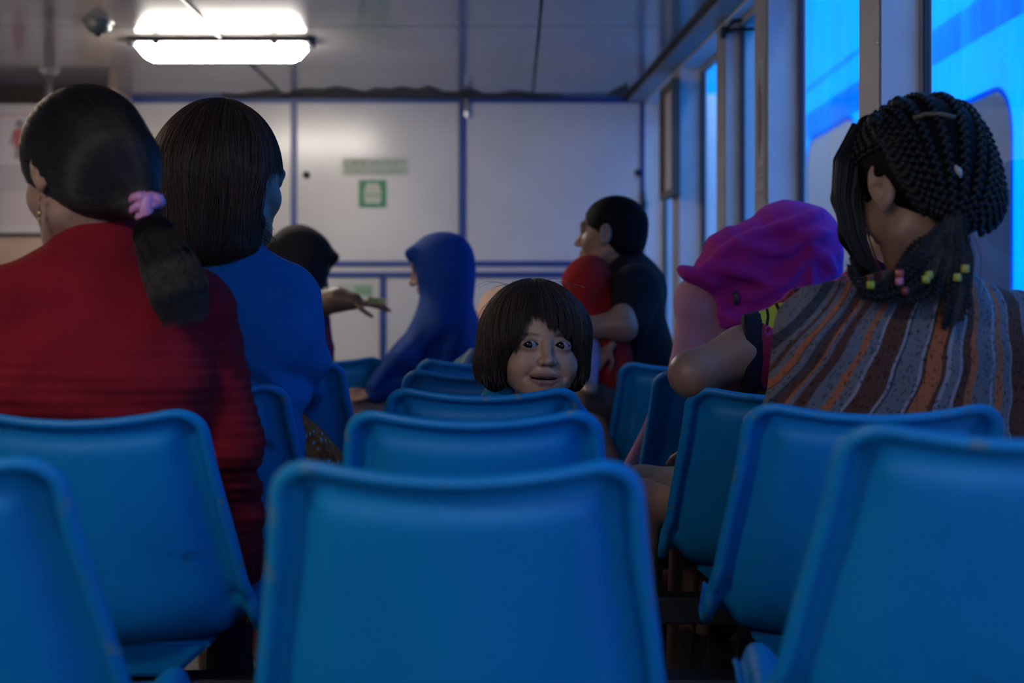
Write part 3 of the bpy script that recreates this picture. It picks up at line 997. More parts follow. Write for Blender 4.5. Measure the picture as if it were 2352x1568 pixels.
def rotm(yaw=0, pitch=0, roll=0):
    """columns: right, face, up of a head; yaw turns the face from +Y towards -X, pitch > 0 looks down, roll > 0 tips the crown to the right"""
    y, p, r = map(math.radians, (yaw, pitch, roll))
    Rz = np.array([[math.cos(y), -math.sin(y), 0], [math.sin(y), math.cos(y), 0], [0, 0, 1]])
    Rx = np.array([[1, 0, 0], [0, math.cos(p), math.sin(p)], [0, -math.sin(p), math.cos(p)]])
    Ry = np.array([[math.cos(r), 0, math.sin(r)], [0, 1, 0], [-math.sin(r), 0, math.cos(r)]])
    return Rz @ Rx @ Ry

class Frame:
    def __init__(self, c, R, s=1.0):
        self.c, self.R, self.s = np.asarray(c, float), np.asarray(R, float), s
    def p(self, x, y, z): return self.c + self.R @ (np.array([x, y, z]) * self.s)
    def r(self, q): return q * self.s
    def inv(self, P): return ((P - self.c) @ self.R) / self.s
    def ell(self, c, r, rot=None, k=.02, op='u'):
        R = self.R if rot is None else self.R @ np.asarray(rot)
        return ell(self.p(*c), np.array(r) * self.s, R, k * self.s, op)
    def cap(self, a, b, ra, rb, k=.02, op='u'):
        return cap(self.p(*a), self.p(*b), ra * self.s, rb * self.s, k * self.s, op)

def ear(F, side, k=.006, z=1.0):
    F = F if z == 1.0 else Frame(F.p(0, 0, 0), F.R, F.s * z)
    x = side * .074 / z
    c1, s1 = math.cos(math.radians(22)), math.sin(math.radians(22))
    R = np.array([[c1, side * s1, 0], [-side * s1, c1, 0], [0, 0, 1]])
    return [F.ell((x + side * .006, -.008, -.002), (.0075, .019, .032), R, k),
            F.ell((x + side * .013, -.006, .000), (.0075, .0125, .023), R, .004, 's'),
            F.ell((x + side * .0065, -.002, -.008), (.006, .007, .010), R, .004),
            F.ell((x + side * .004, .000, -.029), (.005, .008, .009), R, .005)]

def adult_head(F, ears=(1, 1), ez=1.0):
    P = [F.ell((0, -.012, .032), (.074, .095, .080)),
         F.ell((0, .028, -.030), (.062, .062, .078), k=.03),
         F.ell((0, .062, -.090), (.027, .024, .022), k=.03),
         F.cap((-.045, .010, -.070), (-.015, .060, -.094), .017, .018, .03), F.cap((.045, .010, -.070), (.015, .060, -.094), .017, .018, .03),
         F.ell((.036, .056, -.030), (.026, .022, .026), k=.02), F.ell((-.036, .056, -.030), (.026, .022, .026), k=.02),
         F.ell((.034, .094, .006), (.017, .016, .012), k=.02, op='s'), F.ell((-.034, .094, .006), (.017, .016, .012), k=.02, op='s'),
         F.ell((.033, .076, .004), (.014, .012, .011), k=.006), F.ell((-.033, .076, .004), (.014, .012, .011), k=.006),
         F.cap((-.044, .079, .024), (.044, .079, .024), .009, .009, .02),
         F.cap((0, .088, .006), (0, .105, -.030), .008, .010, .015), F.ell((0, .106, -.034), (.012, .012, .010), k=.008),
         F.ell((.014, .094, -.037), (.008, .009, .007), k=.006), F.ell((-.014, .094, -.037), (.008, .009, .007), k=.006),
         F.cap((-.020, .086, -.060), (.020, .086, -.060), .0065, .0065, .008), F.cap((-.017, .085, -.070), (.017, .085, -.070), .0065, .0065, .008),
         F.cap((-.022, .094, -.065), (.022, .094, -.065), .0025, .0025, .003, 's')]
    for s, on in zip((-1, 1), ears):
        if on: P += ear(F, s, z=ez)
    return P

def skin_colors(V, base, F=None, lips=(.30, .10, .09), child=False):
    C = np.tile(np.array(base), (len(V), 1))
    if F is not None:
        L = F.inv(V)
        x, y, z = L[:, 0], L[:, 1], L[:, 2]
        def blend(m, c):
            nonlocal C
            C = C * (1 - m[:, None]) + np.array(c) * m[:, None]
        if not child:
            m = np.exp(-((x / .021) ** 4 + ((z + .065) / .0105) ** 4)) * (y > .07)
            blend(m * .8, lips)
            for s in (-1, 1):
                bx_, bz_ = x - s * .034, z - .026
                m = np.exp(-((bx_ / .022) ** 4 + ((bz_ + 4 * bx_ ** 2) / .005) ** 4)) * (y > .06)
                blend(m * .85, (.02, .014, .012))
                m = np.exp(-((bx_ / .014) ** 4 + ((z - .003) / .004) ** 4)) * (y > .06)
                blend(m * .8, (.015, .01, .01))
            blend(.25 * np.exp(-(((np.abs(x) - .038) / .02) ** 2 + ((z + .03) / .02) ** 2)) * (y > .04), (base[0] * 1.1, base[1] * .8, base[2] * .75))
    return C

def skin_material():
    m, n, l, p = node_mat('skin')
    a = n.new('ShaderNodeAttribute'); a.attribute_name = 'Col'
    tc = n.new('ShaderNodeTexCoord')
    t = n.new('ShaderNodeTexNoise'); t.inputs['Scale'].default_value = 45; t.inputs['Detail'].default_value = 5
    l.new(tc.outputs['Object'], t.inputs['Vector'])
    r = ramp(n, [(.3, (.86, .86, .86)), (.7, (1.08, 1.04, 1.02))], 'LINEAR'); l.new(t.outputs['Fac'], r.inputs[0])
    mx = n.new('ShaderNodeMix'); mx.data_type = 'RGBA'; mx.blend_type = 'MULTIPLY'; mx.inputs['Factor'].default_value = 1
    l.new(a.outputs['Color'], mx.inputs['A']); l.new(r.outputs[0], mx.inputs['B'])
    l.new(mx.outputs['Result'], p.inputs['Base Color'])
    p.inputs['Roughness'].default_value = .42
    p.inputs['Specular IOR Level'].default_value = .45
    p.inputs['Subsurface Weight'].default_value = .0
    b = n.new('ShaderNodeBump'); b.inputs['Strength'].default_value = .12; b.inputs['Distance'].default_value = .002
    t2 = n.new('ShaderNodeTexNoise'); t2.inputs['Scale'].default_value = 420
    l.new(tc.outputs['Object'], t2.inputs['Vector']); l.new(t2.outputs['Fac'], b.inputs['Height']); l.new(b.outputs[0], p.inputs['Normal'])
    return m
M['skin'] = skin_material()
def hair_mat(name, col, rough=.45, spec=.32):
    m, n, l, p = node_mat(name)
    hi = n.new('ShaderNodeHairInfo')
    r = ramp(n, [(0, tuple(c * .45 for c in col)), (.6, col), (1, tuple(c * 1.9 for c in col))], 'LINEAR')
    l.new(hi.outputs['Random'], r.inputs[0]); l.new(r.outputs[0], p.inputs['Base Color'])
    p.inputs['Roughness'].default_value = rough
    p.inputs['Specular IOR Level'].default_value = spec
    return m
M['hair'] = hair_mat('black_hair', (.010, .0085, .0085), .38, .45)
M['hair_brown'] = hair_mat('brown_black_hair', (.048, .027, .017))
M['hair_base'] = hair_mat('hair_mass', (.005, .004, .0035), .7, .12)
M['hair_dull'] = hair_mat('dull_black_hair', (.010, .009, .010), .55)

# ------------------------------------------------------------------ hair strands that run over a shell
def strands(name, shell, roots, flow, n_pts, length, off, radius, mat_, parent, lift=.0, taper=.25, seed=1, hold=1.0):
    """roots (N,3); flow(P, t) gives unit directions; length (N,) metres; off (N,) height above the shell"""
    r = np.random.default_rng(seed)
    P = roots.astype(float).copy()
    N = len(P)
    out = np.zeros((N, n_pts, 3))
    step = (length / (n_pts - 1))[:, None]
    wob = r.normal(size=(N, 3)) * .10
    eps = .002
    for i in range(n_pts):
        if shell is not None and hold > 0:
            for _ in range(2):
                d = field_points(shell, P)
                g = np.stack([field_points(shell, P + np.array(q) * eps) - d for q in ((1, 0, 0), (0, 1, 0), (0, 0, 1))], 1)
                g /= np.linalg.norm(g, axis=1)[:, None] + 1e-9
                e = d - off
                push = np.where(e < 0, e, e * hold * np.exp(-np.maximum(e, 0) / .02))
                P = P - g * np.clip(push, -.03, .03)[:, None]
        out[:, i] = P
        dr = flow(P, i / (n_pts - 1)) + wob * (.3 + i / n_pts)
        dr /= np.linalg.norm(dr, axis=1)[:, None] + 1e-9
        P = P + dr * step
    return curve_object(name, out, radius, mat_, parent, taper)

def curve_object(name, out, radius, mat_, parent, taper=.25):
    N, n_pts, _ = out.shape
    hc = bpy.data.hair_curves.new(name)
    hc.add_curves([n_pts] * N)
    hc.points.foreach_set('position', out.astype(f32).reshape(-1))
    tt = np.linspace(0, 1, n_pts)
    rad = radius * (1 - (1 - taper) * np.clip((tt - .6) / .4, 0, 1))
    R = np.tile(rad, N).astype(f32)
    if 'radius' not in hc.attributes:
        hc.attributes.new('radius', 'FLOAT', 'POINT')
    hc.attributes['radius'].data.foreach_set('value', R)
    hc.materials.append(mat_)
    o = bpy.data.objects.new(name, hc)
    COL.objects.link(o)
    o.parent = parent
    if parent is not None:
        q = parent
        off = Matrix.Identity(4)
        while q is not None:
            off = off @ q.matrix_basis; q = q.parent
        o.matrix_parent_inverse = root_of(parent).matrix_basis.inverted()
    tag(o, kind='stuff')
    return o

def root_of(o):
    while o.parent is not None: o = o.parent
    return o

def person(base, label):
    e = empty('person', base, label, 'person', None, True)
    return e

def sub(o, parent):
    """re-parent a piece modelled in world space under another part of the same figure"""
    o.parent = parent
    o.matrix_parent_inverse = Matrix.Identity(4)
    return o

def seat_cut(x, d, z=.455):
    """flat underside of a seated trunk where it rests on the seat"""
    return fn(lambda X, Y, Z: Z - z + 0 * X + 0 * Y, (x - .6, d - .6, z - .4), (x + .6, d + .6, z + .01), .01, 's')

# hand with five fingers: frame columns = (across, along fingers, back of hand)
def hand_prims(F, side=1, curl=25, k=.004):
    P = [F.ell((0, .040, 0), (.038, .046, .013), k=.012), F.cap((0, -.03, 0), (0, .01, 0), .022, .022, .02)]
    for i, (x, L, sp) in enumerate(((-.028, .066, -6), (-.0095, .075, -2), (.009, .070, 2), (.026, .055, 7))):
        x *= side; sp = math.radians(sp * side)
        a = np.array([x, .078 - abs(i - 1.2) * .004, 0.0]); ang = math.radians(curl * .4)
        rr = .0085 - .0006 * i
        for q in (.42, .32, .26):
            b_ = a + L * q * 1.1 * np.array([math.sin(sp) * math.cos(ang), math.cos(sp) * math.cos(ang), -math.sin(ang)])
            P.append(F.cap(a, b_, rr, rr * .93, k)); a = b_; rr *= .93; ang += math.radians(curl)
    a = np.array([-.030 * side, .018, -.004])
    for dv, L, rr in (((-.72 * side, .62, -.3), .042, .0115), ((-.42 * side, .86, -.35), .032, .0095), ((-.2 * side, .93, -.35), .024, .0085)):
        dv = np.array(dv) / np.linalg.norm(dv)
        b_ = a + dv * L; P.append(F.cap(a, b_, rr, rr * .9, .006)); a = b_
    return P
def hand_frame(wrist, along, back, s=1.0):
    y = np.asarray(along, float); y /= np.linalg.norm(y)
    z = np.asarray(back, float); z -= y * z.dot(y); z /= np.linalg.norm(z)
    return Frame(wrist, np.stack([np.cross(y, z), y, z], 1), s)
# ------------------------------------------------------------------ people
def shrink(prims, s):
    out = []
    for p in prims:
        if p['op'] != 'u' or p['t'] == 'f': continue
        q = dict(p)
        if q['t'] == 'e': q['r'] = np.maximum(q['r'] - s, .004)
        elif q['t'] == 'c': q['ra'], q['rb'] = max(q['ra'] - s, .004), max(q['rb'] - s, .004)
        else: q['ra'] = tuple(max(v - s, .004) for v in q['ra']); q['rb'] = tuple(max(v - s, .004) for v in q['rb'])
        out.append(q)
    return out

def seated_legs(hx, hd, yaw=0.0, w=.10, seat=.475, thigh=.42, r=.078, spread=.10):
    """prims of two legs of a seated figure, hips at (hx, hd); yaw turns the lap from +Y towards -X"""
    f = np.array([-math.sin(yaw), math.cos(yaw), 0]); s = np.array([math.cos(yaw), math.sin(yaw), 0])
    legs, feet = [], []
    for k in (-1, 1):
        hip = np.array([hx, hd, seat + r * .95]) + s * k * w
        knee = hip + f * thigh + s * k * (spread - w) + np.array([0, 0, .005])
        ank = np.array([knee[0], knee[1], .09]) + f * .03
        legs += [cap(hip, knee, r, r * .72, .03), cap(knee, ank, r * .70, r * .5, .03)]
        feet.append([ell(ank + f * .06 + np.array([0, 0, -.052]), (.045, .12, .036), np.stack([s, f, [0, 0, 1]], 1), .02),
                     cap(ank, ank + np.array([0, 0, -.04]), .036, .036, .03)])
    return legs, feet

def dress(e, name, prims, h, mat_, warp=None, it=2, attrs=None, parent=None):
    V, Q = surface(prims, h, warp)
    V = relax(V, Q, it)
    a = attrs(V) if attrs else None
    return body_mesh(name, V, Q, mat_, parent or e, None, a)

def body(e, fine, coarse, F, base, h=.0028, hc=.010, extra=(), colors=None):
    parts = []
    V, Q = surface(fine, h); V = relax(V, Q, 1, .4); parts.append((V, Q))
    if coarse:
        V, Q = surface(coarse, hc); V = relax(V, Q, 2); parts.append((V, Q))
    for pr, hh in extra:
        V, Q = surface(pr, hh); V = relax(V, Q, 1, .4); parts.append((V, Q))
    V, Q = joined(parts)
    C = skin_colors(V, base, F) if colors is None else colors(V)
    return body_mesh('body', V, Q, M['skin'], e, C)

def cloth_mat(name, col, rough=.85, noise=.15, nscale=20, bump=.25, bscale=300, sheen=.0, spec=.2):
    return mat(name, col, rough, 0, spec, noise, nscale, bump, bscale, 0, sheen)

def cut_strands(out, stop, n_pts):
    """shorten each strand at the first point where stop() is true"""
    N, n, _ = out.shape
    s = stop(out.reshape(-1, 3)).reshape(N, n)
    s[:, 0] = False
    first = np.where(s.any(1), s.argmax(1), n - 1)
    res = np.zeros((N, n_pts, 3))
    u = np.linspace(0, 1, n_pts)
    for i in range(n_pts):
        q = u[i] * first
        a = np.floor(q).astype(int); b_ = np.minimum(a + 1, n - 1); w = (q - a)[:, None]
        res[:, i] = out[np.arange(N), a] * (1 - w) + out[np.arange(N), b_] * w
    return res, first

def march(shell, roots, flow, n, step, off, wob=.1, seed=1, hold=1.0):
    r = np.random.default_rng(seed)
    P = roots.astype(float).copy(); N = len(P)
    out = np.zeros((N, n, 3)); W = r.normal(size=(N, 3)) * wob
    W2 = r.normal(size=(N, 3)) * wob
    eps = .002
    ph = np.arctan2(roots[:, 1] - roots[:, 1].mean(), roots[:, 0] - roots[:, 0].mean())
    cl = np.floor(ph * 14 + r.normal(size=N) * .25)
    ca, cb = np.sin(cl * 12.9898) * wob * 1.3, np.sin(cl * 78.233 + 1) * wob * 1.3
    tang = np.stack([-np.sin(ph), np.cos(ph), 0 * ph], 1)
    for i in range(n):
        d = field_points(shell, P)
        g = np.stack([field_points(shell, P + np.array(q) * eps) - d for q in ((1, 0, 0), (0, 1, 0), (0, 0, 1))], 1)
        g /= np.linalg.norm(g, axis=1)[:, None] + 1e-9
        e = d - off
        w = np.where(e < 0, 1.0, hold)
        P = P - g * np.clip(e * w, -.02, .02)[:, None]
        out[:, i] = P
        dr = flow(P, i / (n - 1)) + W * math.sin(i * .35) + W2 * math.cos(i * .23) + tang * (ca * math.sin(i * .2 + 1) + cb * math.cos(i * .13))[:, None]
        # keep along the surface
        near = np.clip(1 - np.abs(e) / .03, 0, 1)[:, None] * hold
        dr = dr - g * ((dr * g).sum(1)[:, None]) * near
        dr /= np.linalg.norm(dr, axis=1)[:, None] + 1e-9
        P = P + dr * step
    return out

def unit(v): return v / (np.linalg.norm(v, axis=-1, keepdims=True) + 1e-9)

SKIN_TAN = (.36, .215, .145)
SKIN_MID = (.30, .175, .115)
SKIN_DARK = (.20, .115, .075)

# ================================================================ the small girl looking back
def small_girl():
    D = 2.96
    e = person((float(at(1225, 0, 3.05)[0]), 3.06, .46), 'small girl with a dark fringe looking back over the blue seat')
    F = Frame(at(1239, 789, D), rotm(190, 2, -2), 1.0)
    P = [F.ell((0, -.015, .035), (.078, .090, .086)),
         F.ell((0, .016, -.035), (.067, .066, .073), k=.03),
         F.ell((.040, .044, -.044), (.030, .031, .033), k=.025), F.ell((-.040, .044, -.044), (.030, .031, .033), k=.025),
         F.ell((0, .058, -.087), (.025, .022, .017), k=.028),
         F.cap((-.044, .010, -.068), (-.018, .052, -.086), .020, .018, .03), F.cap((.044, .010, -.068), (.018, .052, -.086), .020, .018, .03),
         F.ell((.033, .098, .003), (.021, .017, .014), k=.016, op='s'), F.ell((-.033, .098, .003), (.021, .017, .014), k=.016, op='s'),
         F.ell((0, .064, -.062), (.031, .022, .021), k=.022)]
    for s in (-1, 1):
        P += [F.ell((s * .033, .0640, 0), (.0200, .0172, .0150), k=.007)]
    P += [F.cap((0, .079, .006), (0, .093, -.024), .0062, .0085, .016),
          F.ell((0, .0965, -.029), (.0102, .0110, .0094), k=.008),
          F.ell((.0130, .0865, -.033), (.0078, .0100, .0074), k=.006), F.ell((-.0130, .0865, -.033), (.0078, .0100, .0074), k=.006),
          F.ell((.0078, .0955, -.0405), (.0048, .0065, .0032), k=.002, op='s'), F.ell((-.0078, .0955, -.0405), (.0048, .0065, .0032), k=.002, op='s'),
          F.cap((0, .0905, -.047), (0, .0915, -.055), .0022, .0026, .004, 's')]
    MX = .002
    up = [(-.0300 + MX, .0705, -.0628), (-.010 + MX, .0868, -.0580), (MX, .0880, -.0588), (.010 + MX, .0868, -.0580), (.0300 + MX, .0705, -.0616)]
    lo_ = [(-.0245 + MX, .0745, -.0695), (-.010 + MX, .0860, -.0738), (.010 + MX, .0860, -.0736), (.0245 + MX, .0745, -.0685)]
    for i, (r0, r1) in enumerate(((.0024, .0035), (.0035, .0034), (.0034, .0035), (.0035, .0024))):
        P.append(F.cap(up[i], up[i + 1], r0, r1, .005))
    for i, (r0, r1) in enumerate(((.0028, .0045), (.0045, .0045), (.0045, .0028))):
        P.append(F.cap(lo_[i], lo_[i + 1], r0, r1, .006))
    P.append(F.ell((MX, .084, -.0655), (.0255, .018, .0028), k=.003, op='s'))
    for s in (-1, 1):
        P += [F.cap((s * .022, .088, -.042), (s * .038, .073, -.064), .0016, .0018, .014, 's')]
        def eye_cut(X, Y, Z, s=s):
            p_ = np.stack(np.broadcast_arrays(X, Y, Z), -1)
            L = (p_ - F.c.astype(f32)) @ F.R.astype(f32)
            x, y, z = L[..., 0] - s * .033, L[..., 1], L[..., 2] - .0005 + 0.06 * s * (L[..., 0] - s * .033)
            w, hu, hd = .0152, .0080, .0056
            Ru, Rd = (w * w + hu * hu) / (2 * hu), (w * w + hd * hd) / (2 * hd)
            d1 = np.sqrt(x * x + (z - hu + Ru) ** 2) - Ru
            d2 = np.sqrt(x * x + (z + hd - Rd) ** 2) - Rd
            return np.maximum(np.maximum(d1, d2), .055 - y)
        c = F.p(s * .033, .075, 0)
        P.append(fn(eye_cut, c - .022, c + .022, .0012, 's'))
    P += ear(F, 1) + ear(F, -1)
    P += [F.cap((0, -.020, -.055), (0, -.035, -.150), .043, .046, .02)]
    shirt = [ecap(at(1215, 985, 3.06), at(1215, 1130, 3.05), (.125, .085), (.125, .09), (1, 0, 0), .04),
             ell(at(1215, 935, 3.05), (.085, .06, .05), None, .05),
             cap(at(1128, 962, 3.04), at(1090, 1080, 3.00), .052, .045, .03), cap(at(1305, 975, 3.05), at(1335, 1090, 3.02), .050, .045, .03),
             ecap(at(1215, 1130, 3.05), at(1215, 1230, 3.06), (.12, .09), (.13, .10), (1, 0, 0), .04),
             cap(at(1150, 908, 3.00), at(1210, 935, 3.02), .036, .03, .04)]
    arms = [cap(at(1090, 1080, 3.0), at(1110, 1190, 2.98), .034, .026, .02), cap(at(1335, 1090, 3.02), at(1320, 1190, 3.0), .034, .026, .02)]
    hands = []
    for wpx, side in (((1115, 1195), 1), ((1316, 1195), -1)):
        H = hand_frame(at(wpx[0], wpx[1], 2.985), (0.1 * side, .55, -.6), (0, -.6, -.5), .72)
        hands.append((hand_prims(H, side, 22), .0028))
    knees = [cap(at(1150, 1250, 3.08), at(1140, 1290, 3.30), .062, .05, .03), cap(at(1280, 1250, 3.08), at(1290, 1290, 3.30), .062, .05, .03),
             cap(at(1140, 1290, 3.30), at(1140, 1560, 3.32), .05, .035, .03), cap(at(1290, 1290, 3.30), at(1290, 1560, 3.32), .05, .035, .03)]
    base = (.50, .295, .190)
    def colors(V):
        C = np.tile(np.array(base), (len(V), 1))
        L = F.inv(V); x, y, z = L[:, 0], L[:, 1], L[:, 2]
        def blend(m, c):
            nonlocal C
            C = C * (1 - m[:, None]) + np.array(c) * m[:, None]
        front = (y > .05).astype(float)
        for s in (-1, 1):
            blend(.30 * np.exp(-(((x - s * .042) / .022) ** 2 + ((z + .038) / .02) ** 2)) * front, (.42, .18, .12))
            blend(.35 * np.exp(-(((x - s * .033) / .018) ** 2 + ((z + .010) / .006) ** 2)) * front, (.24, .13, .09))
            ex = x - s * .033
            w, hu, hd = .0152, .0080, .0056
            Ru, Rd = (w * w + hu * hu) / (2 * hu), (w * w + hd * hd) / (2 * hd)
            zz = z - .0005 + .06 * s * ex
            d1 = np.sqrt(ex ** 2 + (zz - hu + Ru) ** 2) - Ru
            d2 = np.sqrt(ex ** 2 + (zz + hd - Rd) ** 2) - Rd
            dd = np.maximum(d1, d2)
            blend(.92 * np.exp(-(np.maximum(dd, 0) / .0016) ** 2) * front * (zz > -.001) * (np.abs(ex) < .02), (.018, .012, .010))
            blend(.5 * np.exp(-(np.maximum(dd, 0) / .0012) ** 2) * front * (zz <= -.001) * (np.abs(ex) < .02), (.10, .06, .05))
            blend(.75 * np.exp(-((ex / .019) ** 4 + ((z - .0215 + 5 * ex ** 2) / .0036) ** 4)) * front, (.05, .035, .028))
            blend(.55 * np.exp(-((ex / .0165) ** 4 + ((z - .0108 + 9 * ex ** 2) / .0010) ** 2)) * front, (.12, .07, .05))
            blend(.9 * np.exp(-(((x - s * .0078) / .0045) ** 2 + ((z + .0405) / .0030) ** 2 + ((y - .0925) / .006) ** 2)), (.05, .025, .02))
        x = x - MX
        zu = np.interp(np.abs(x), [0, .010, .030], [-.0588, -.0580, -.0622]); zl = np.interp(np.abs(x), [0, .010, .0245, .030], [-.0738, -.0737, -.0690, -.0655])
        lipm = np.exp(-(np.maximum(z - zu - .0030, 0) / .0010) ** 2) * np.exp(-(np.maximum(zl - .0040 - z, 0) / .0013) ** 2) * (np.abs(x) < .0305) * (y > .064)
        up_l = (z > -.0655)
        blend(.75 * lipm * up_l, (.19, .075, .062)); blend(.85 * lipm * (~up_l), (.28, .095, .088))
        blend(.97 * np.exp(-(np.maximum(np.abs(z + .0657) - .0022, 0) / .0012) ** 2) * (np.abs(x) < .028) * (y > .05) * (y < .0815), (.025, .010, .010))
        return C
    bd = body(e, P, shrink(shirt, .008) + arms + knees, F, base, h=.0014, hc=.009, extra=hands, colors=colors)
    # eyes
    white = mat('eye_white', (.34, .33, .33), .25, spec=.2)
    iris = mat('dark_iris', (.012, .007, .005), .10, spec=.25)
    gaze = unit(np.array([.36, .93, .015]))
    for s in (-1, 1):
        c = np.array([s * .033, .0632, 0.0])
        b = MB(); b.ball(F.p(*c), .0163, 4); o = b.build('eye', white, e, True)
        g = unit(F.R @ gaze)
        bm = bmesh.new(); bmesh.ops.create_uvsphere(bm, u_segments=24, v_segments=90, radius=.0165)
        bmesh.ops.delete(bm, geom=[v for v in bm.verts if v.co.z < .0165 * math.cos(math.radians(32))], context='VERTS')
        q = Vector((0, 0, 1)).rotation_difference(Vector(g)).to_matrix().to_4x4()
        bmesh.ops.transform(bm, matrix=Matrix.Translation(F.p(*c)) @ q @ Matrix.Diagonal((1, 1, 1.012, 1)), verts=bm.verts)
        me = bpy.data.meshes.new('iris'); bm.to_mesh(me); bm.free()
        sub(link('iris', me, iris, None, True), o)
    # teeth
    b = MB()
    for i, x in enumerate((-.0165, -.0115, -.0065, -.0018, .0032, .0080, .0128, .0172)):
        y = .0800 - (x / .030) ** 2 * .010
        b.ball(F.p(x + MX, y - .001, -.0638), (.0030, .0026, .0030), 2)
    b.build('teeth', mat('milk_teeth', (.30, .25, .20), .35), e, True)
    # shirt
    dress(e, 'shirt', shirt, .005, cloth_mat('sky_blue_shirt', (.004, .20, .42)), folds(3, .003, 40))
    # hair shell
    shell = [ell(at(1226, 768, 2.985), (rp(121, D), .112, rp(124, D)), None, .02),
             ecap(at(1156, 790, 2.975), at(1137, 838, 2.965), (rp(50, D), .066), (rp(46, D), .055), (1, 0, 0), .02),
             ecap(at(1310, 775, 2.985), at(1318, 845, 2.98), (rp(44, D), .066), (rp(33, D), .05), (1, 0, 0), .02),
             ell(at(1228, 805, 3.035), (rp(116, D), .060, rp(100, D)), None, .03),
             ell(at(1243, 858, 2.865), (rp(80, D), .085, rp(104, D)), None, .008, 's'),
             ell(at(1252, 775, 2.855), (rp(64, D), .06, rp(32, D)), None, .008, 's'), ell(at(1230, 768, 2.855), (rp(46, D), .07, rp(50, D)), None, .008, 's')]
    V, Q = surface(shell, .004, folds(8, .0012, 90, axis=(1, 1, .15))); V = relax(V, Q, 1)
    hair = body_mesh('hair', V, Q, M['hair_base'], e)
    solid = shell[:4]
    r = np.random.default_rng(5)
    N = 6500
    phi = r.random(N) * 2 * math.pi
    rad = .055 * r.random(N) ** .6
    crown = at(1222, 642, 2.985)
    roots = crown + np.stack([rad * np.cos(phi), rad * np.sin(phi) * .9, -.004 - rad ** 2 * 4], 1)
    rad_dir = np.stack([np.cos(phi), np.sin(phi), 0 * phi], 1)
    def flow(P, t): return np.array([0, 0, -1.0]) + rad_dir * (1.1 * max(0, 1 - t * 2.2))
    offs = -.001 + .007 * r.random(N) ** 2
    out = march(solid, roots, flow, 44, .0072, offs, .10, 6)
    clq = np.floor(phi * 11)
    jit = r.normal(size=N) * 4 + 11 * np.sin(clq * 12.9898) * np.abs(np.sin(clq * 3.7)) - 4
    def stop(Pf):
        px = 1176 + Pf[:, 0] * FPX / Pf[:, 1]; py = HORIZON - (Pf[:, 2] - EYE) * FPX / Pf[:, 1]
        j = np.repeat(jit, 44)
        lim = np.interp(px, [1085, 1110, 1150, 1160, 1168, 1186, 1204, 1222, 1240, 1262, 1290, 1316, 1324, 1345], [850, 872, 876, 870, 800, 788, 752, 718, 736, 756, 766, 780, 872, 855])
        lim = lim + np.where((px > 1166) & (px < 1320), 5 * np.sin(px * .42) + 4 * np.sin(px * .17 + 1), 3 * np.sin(px * .3))
        lim = np.where(Pf[:, 1] > 2.965, 872, lim)
        return py > lim + j
    cut, first = cut_strands(out, stop, 20)
    hs = curve_object('hair_strands', cut, .00042, M['hair_brown'], None, .3)
    hs.parent = hair
    # loose wisps
    N = 60
    t = np.linspace(0, 1, 12)
    w = np.zeros((N, 12, 3))
    for i in range(N):
        if i < 34:
            x0 = 1165 + 150 * r.random(); y0 = 655 + (x0 - 1230) ** 2 / 600
            amp = 6 + 16 * r.random(); dx = r.normal() * 50
            for k, q in enumerate(t):
                w[i, k] = at(x0 + dx * q, y0 - amp * math.sin(q * 2.4) + 14 * q * q, 2.94 + .05 * r.random())
        else:
            if i > 44: x0 = 1160
            else: x0 = 1172 - 12 * r.random()
            bow = 18 + 22 * r.random()
            for k, q in enumerate(t):
                w[i, k] = at(x0 - bow * math.sin(q * 2.6) - 40 * q, 662 + (i % 7) * 2 + 95 * q * (1 + .3 * (i % 3)), 2.96)
    ws = curve_object('stray_hair', w, .00030, M['hair_brown'], None, .4); ws.parent = hair
    tips = np.zeros((110, 12, 3))
    for i in range(110):
        right = i > 80
        x0 = (1312 + 30 * r.random()) if right else (1100 + 58 * r.random())
        y0 = 848 + 14 * r.random(); L_ = 22 + 26 * r.random() ** 2; sw = r.normal() * 8 - (10 if right else -4); dd = 2.885 + .05 * r.random()
        for k, q in enumerate(t):
            tips[i, k] = at(x0 + sw * q * q, y0 + L_ * q, dd)
    ts_ = curve_object('hair_tips', tips, .00045, M['hair_brown'], None, .2); ts_.parent = hair
    return e
small_girl()

def lap(p, q, t): return np.asarray(p) * (1 - t) + np.asarray(q) * t

def add_legs(e, hx, hd, yaw, cmat, shoe, r=.078, skirt=False, seat=.475, thigh=.42, name='trousers'):
    legs, feet = seated_legs(hx, hd, yaw, r=r, seat=seat, thigh=thigh)
    extra = []
    if skirt:
        f = np.array([-math.sin(yaw), math.cos(yaw), 0]); s = np.array([math.cos(yaw), math.sin(yaw), 0])
        c = np.array([hx, hd, seat + r]) 
        extra = [ecap(c, c + f * thigh, (.19, r), (.17, r * .9), s, .03), ecap(c + f * thigh, c + f * (thigh + .02) + np.array([0, 0, -.33]), (.17, r), (.18, r), s, .03)]
    dress(e, 'skirt' if skirt else name, legs + extra, .011, cmat, folds(len(name) * 7, .004, 35))
    for q in feet:
        V, Q = surface(q, .006); body_mesh('shoe', relax(V, Q, 1), Q, shoe, e)
    return legs

SHOE = mat('dark_sandal', (.02, .018, .018), .6)

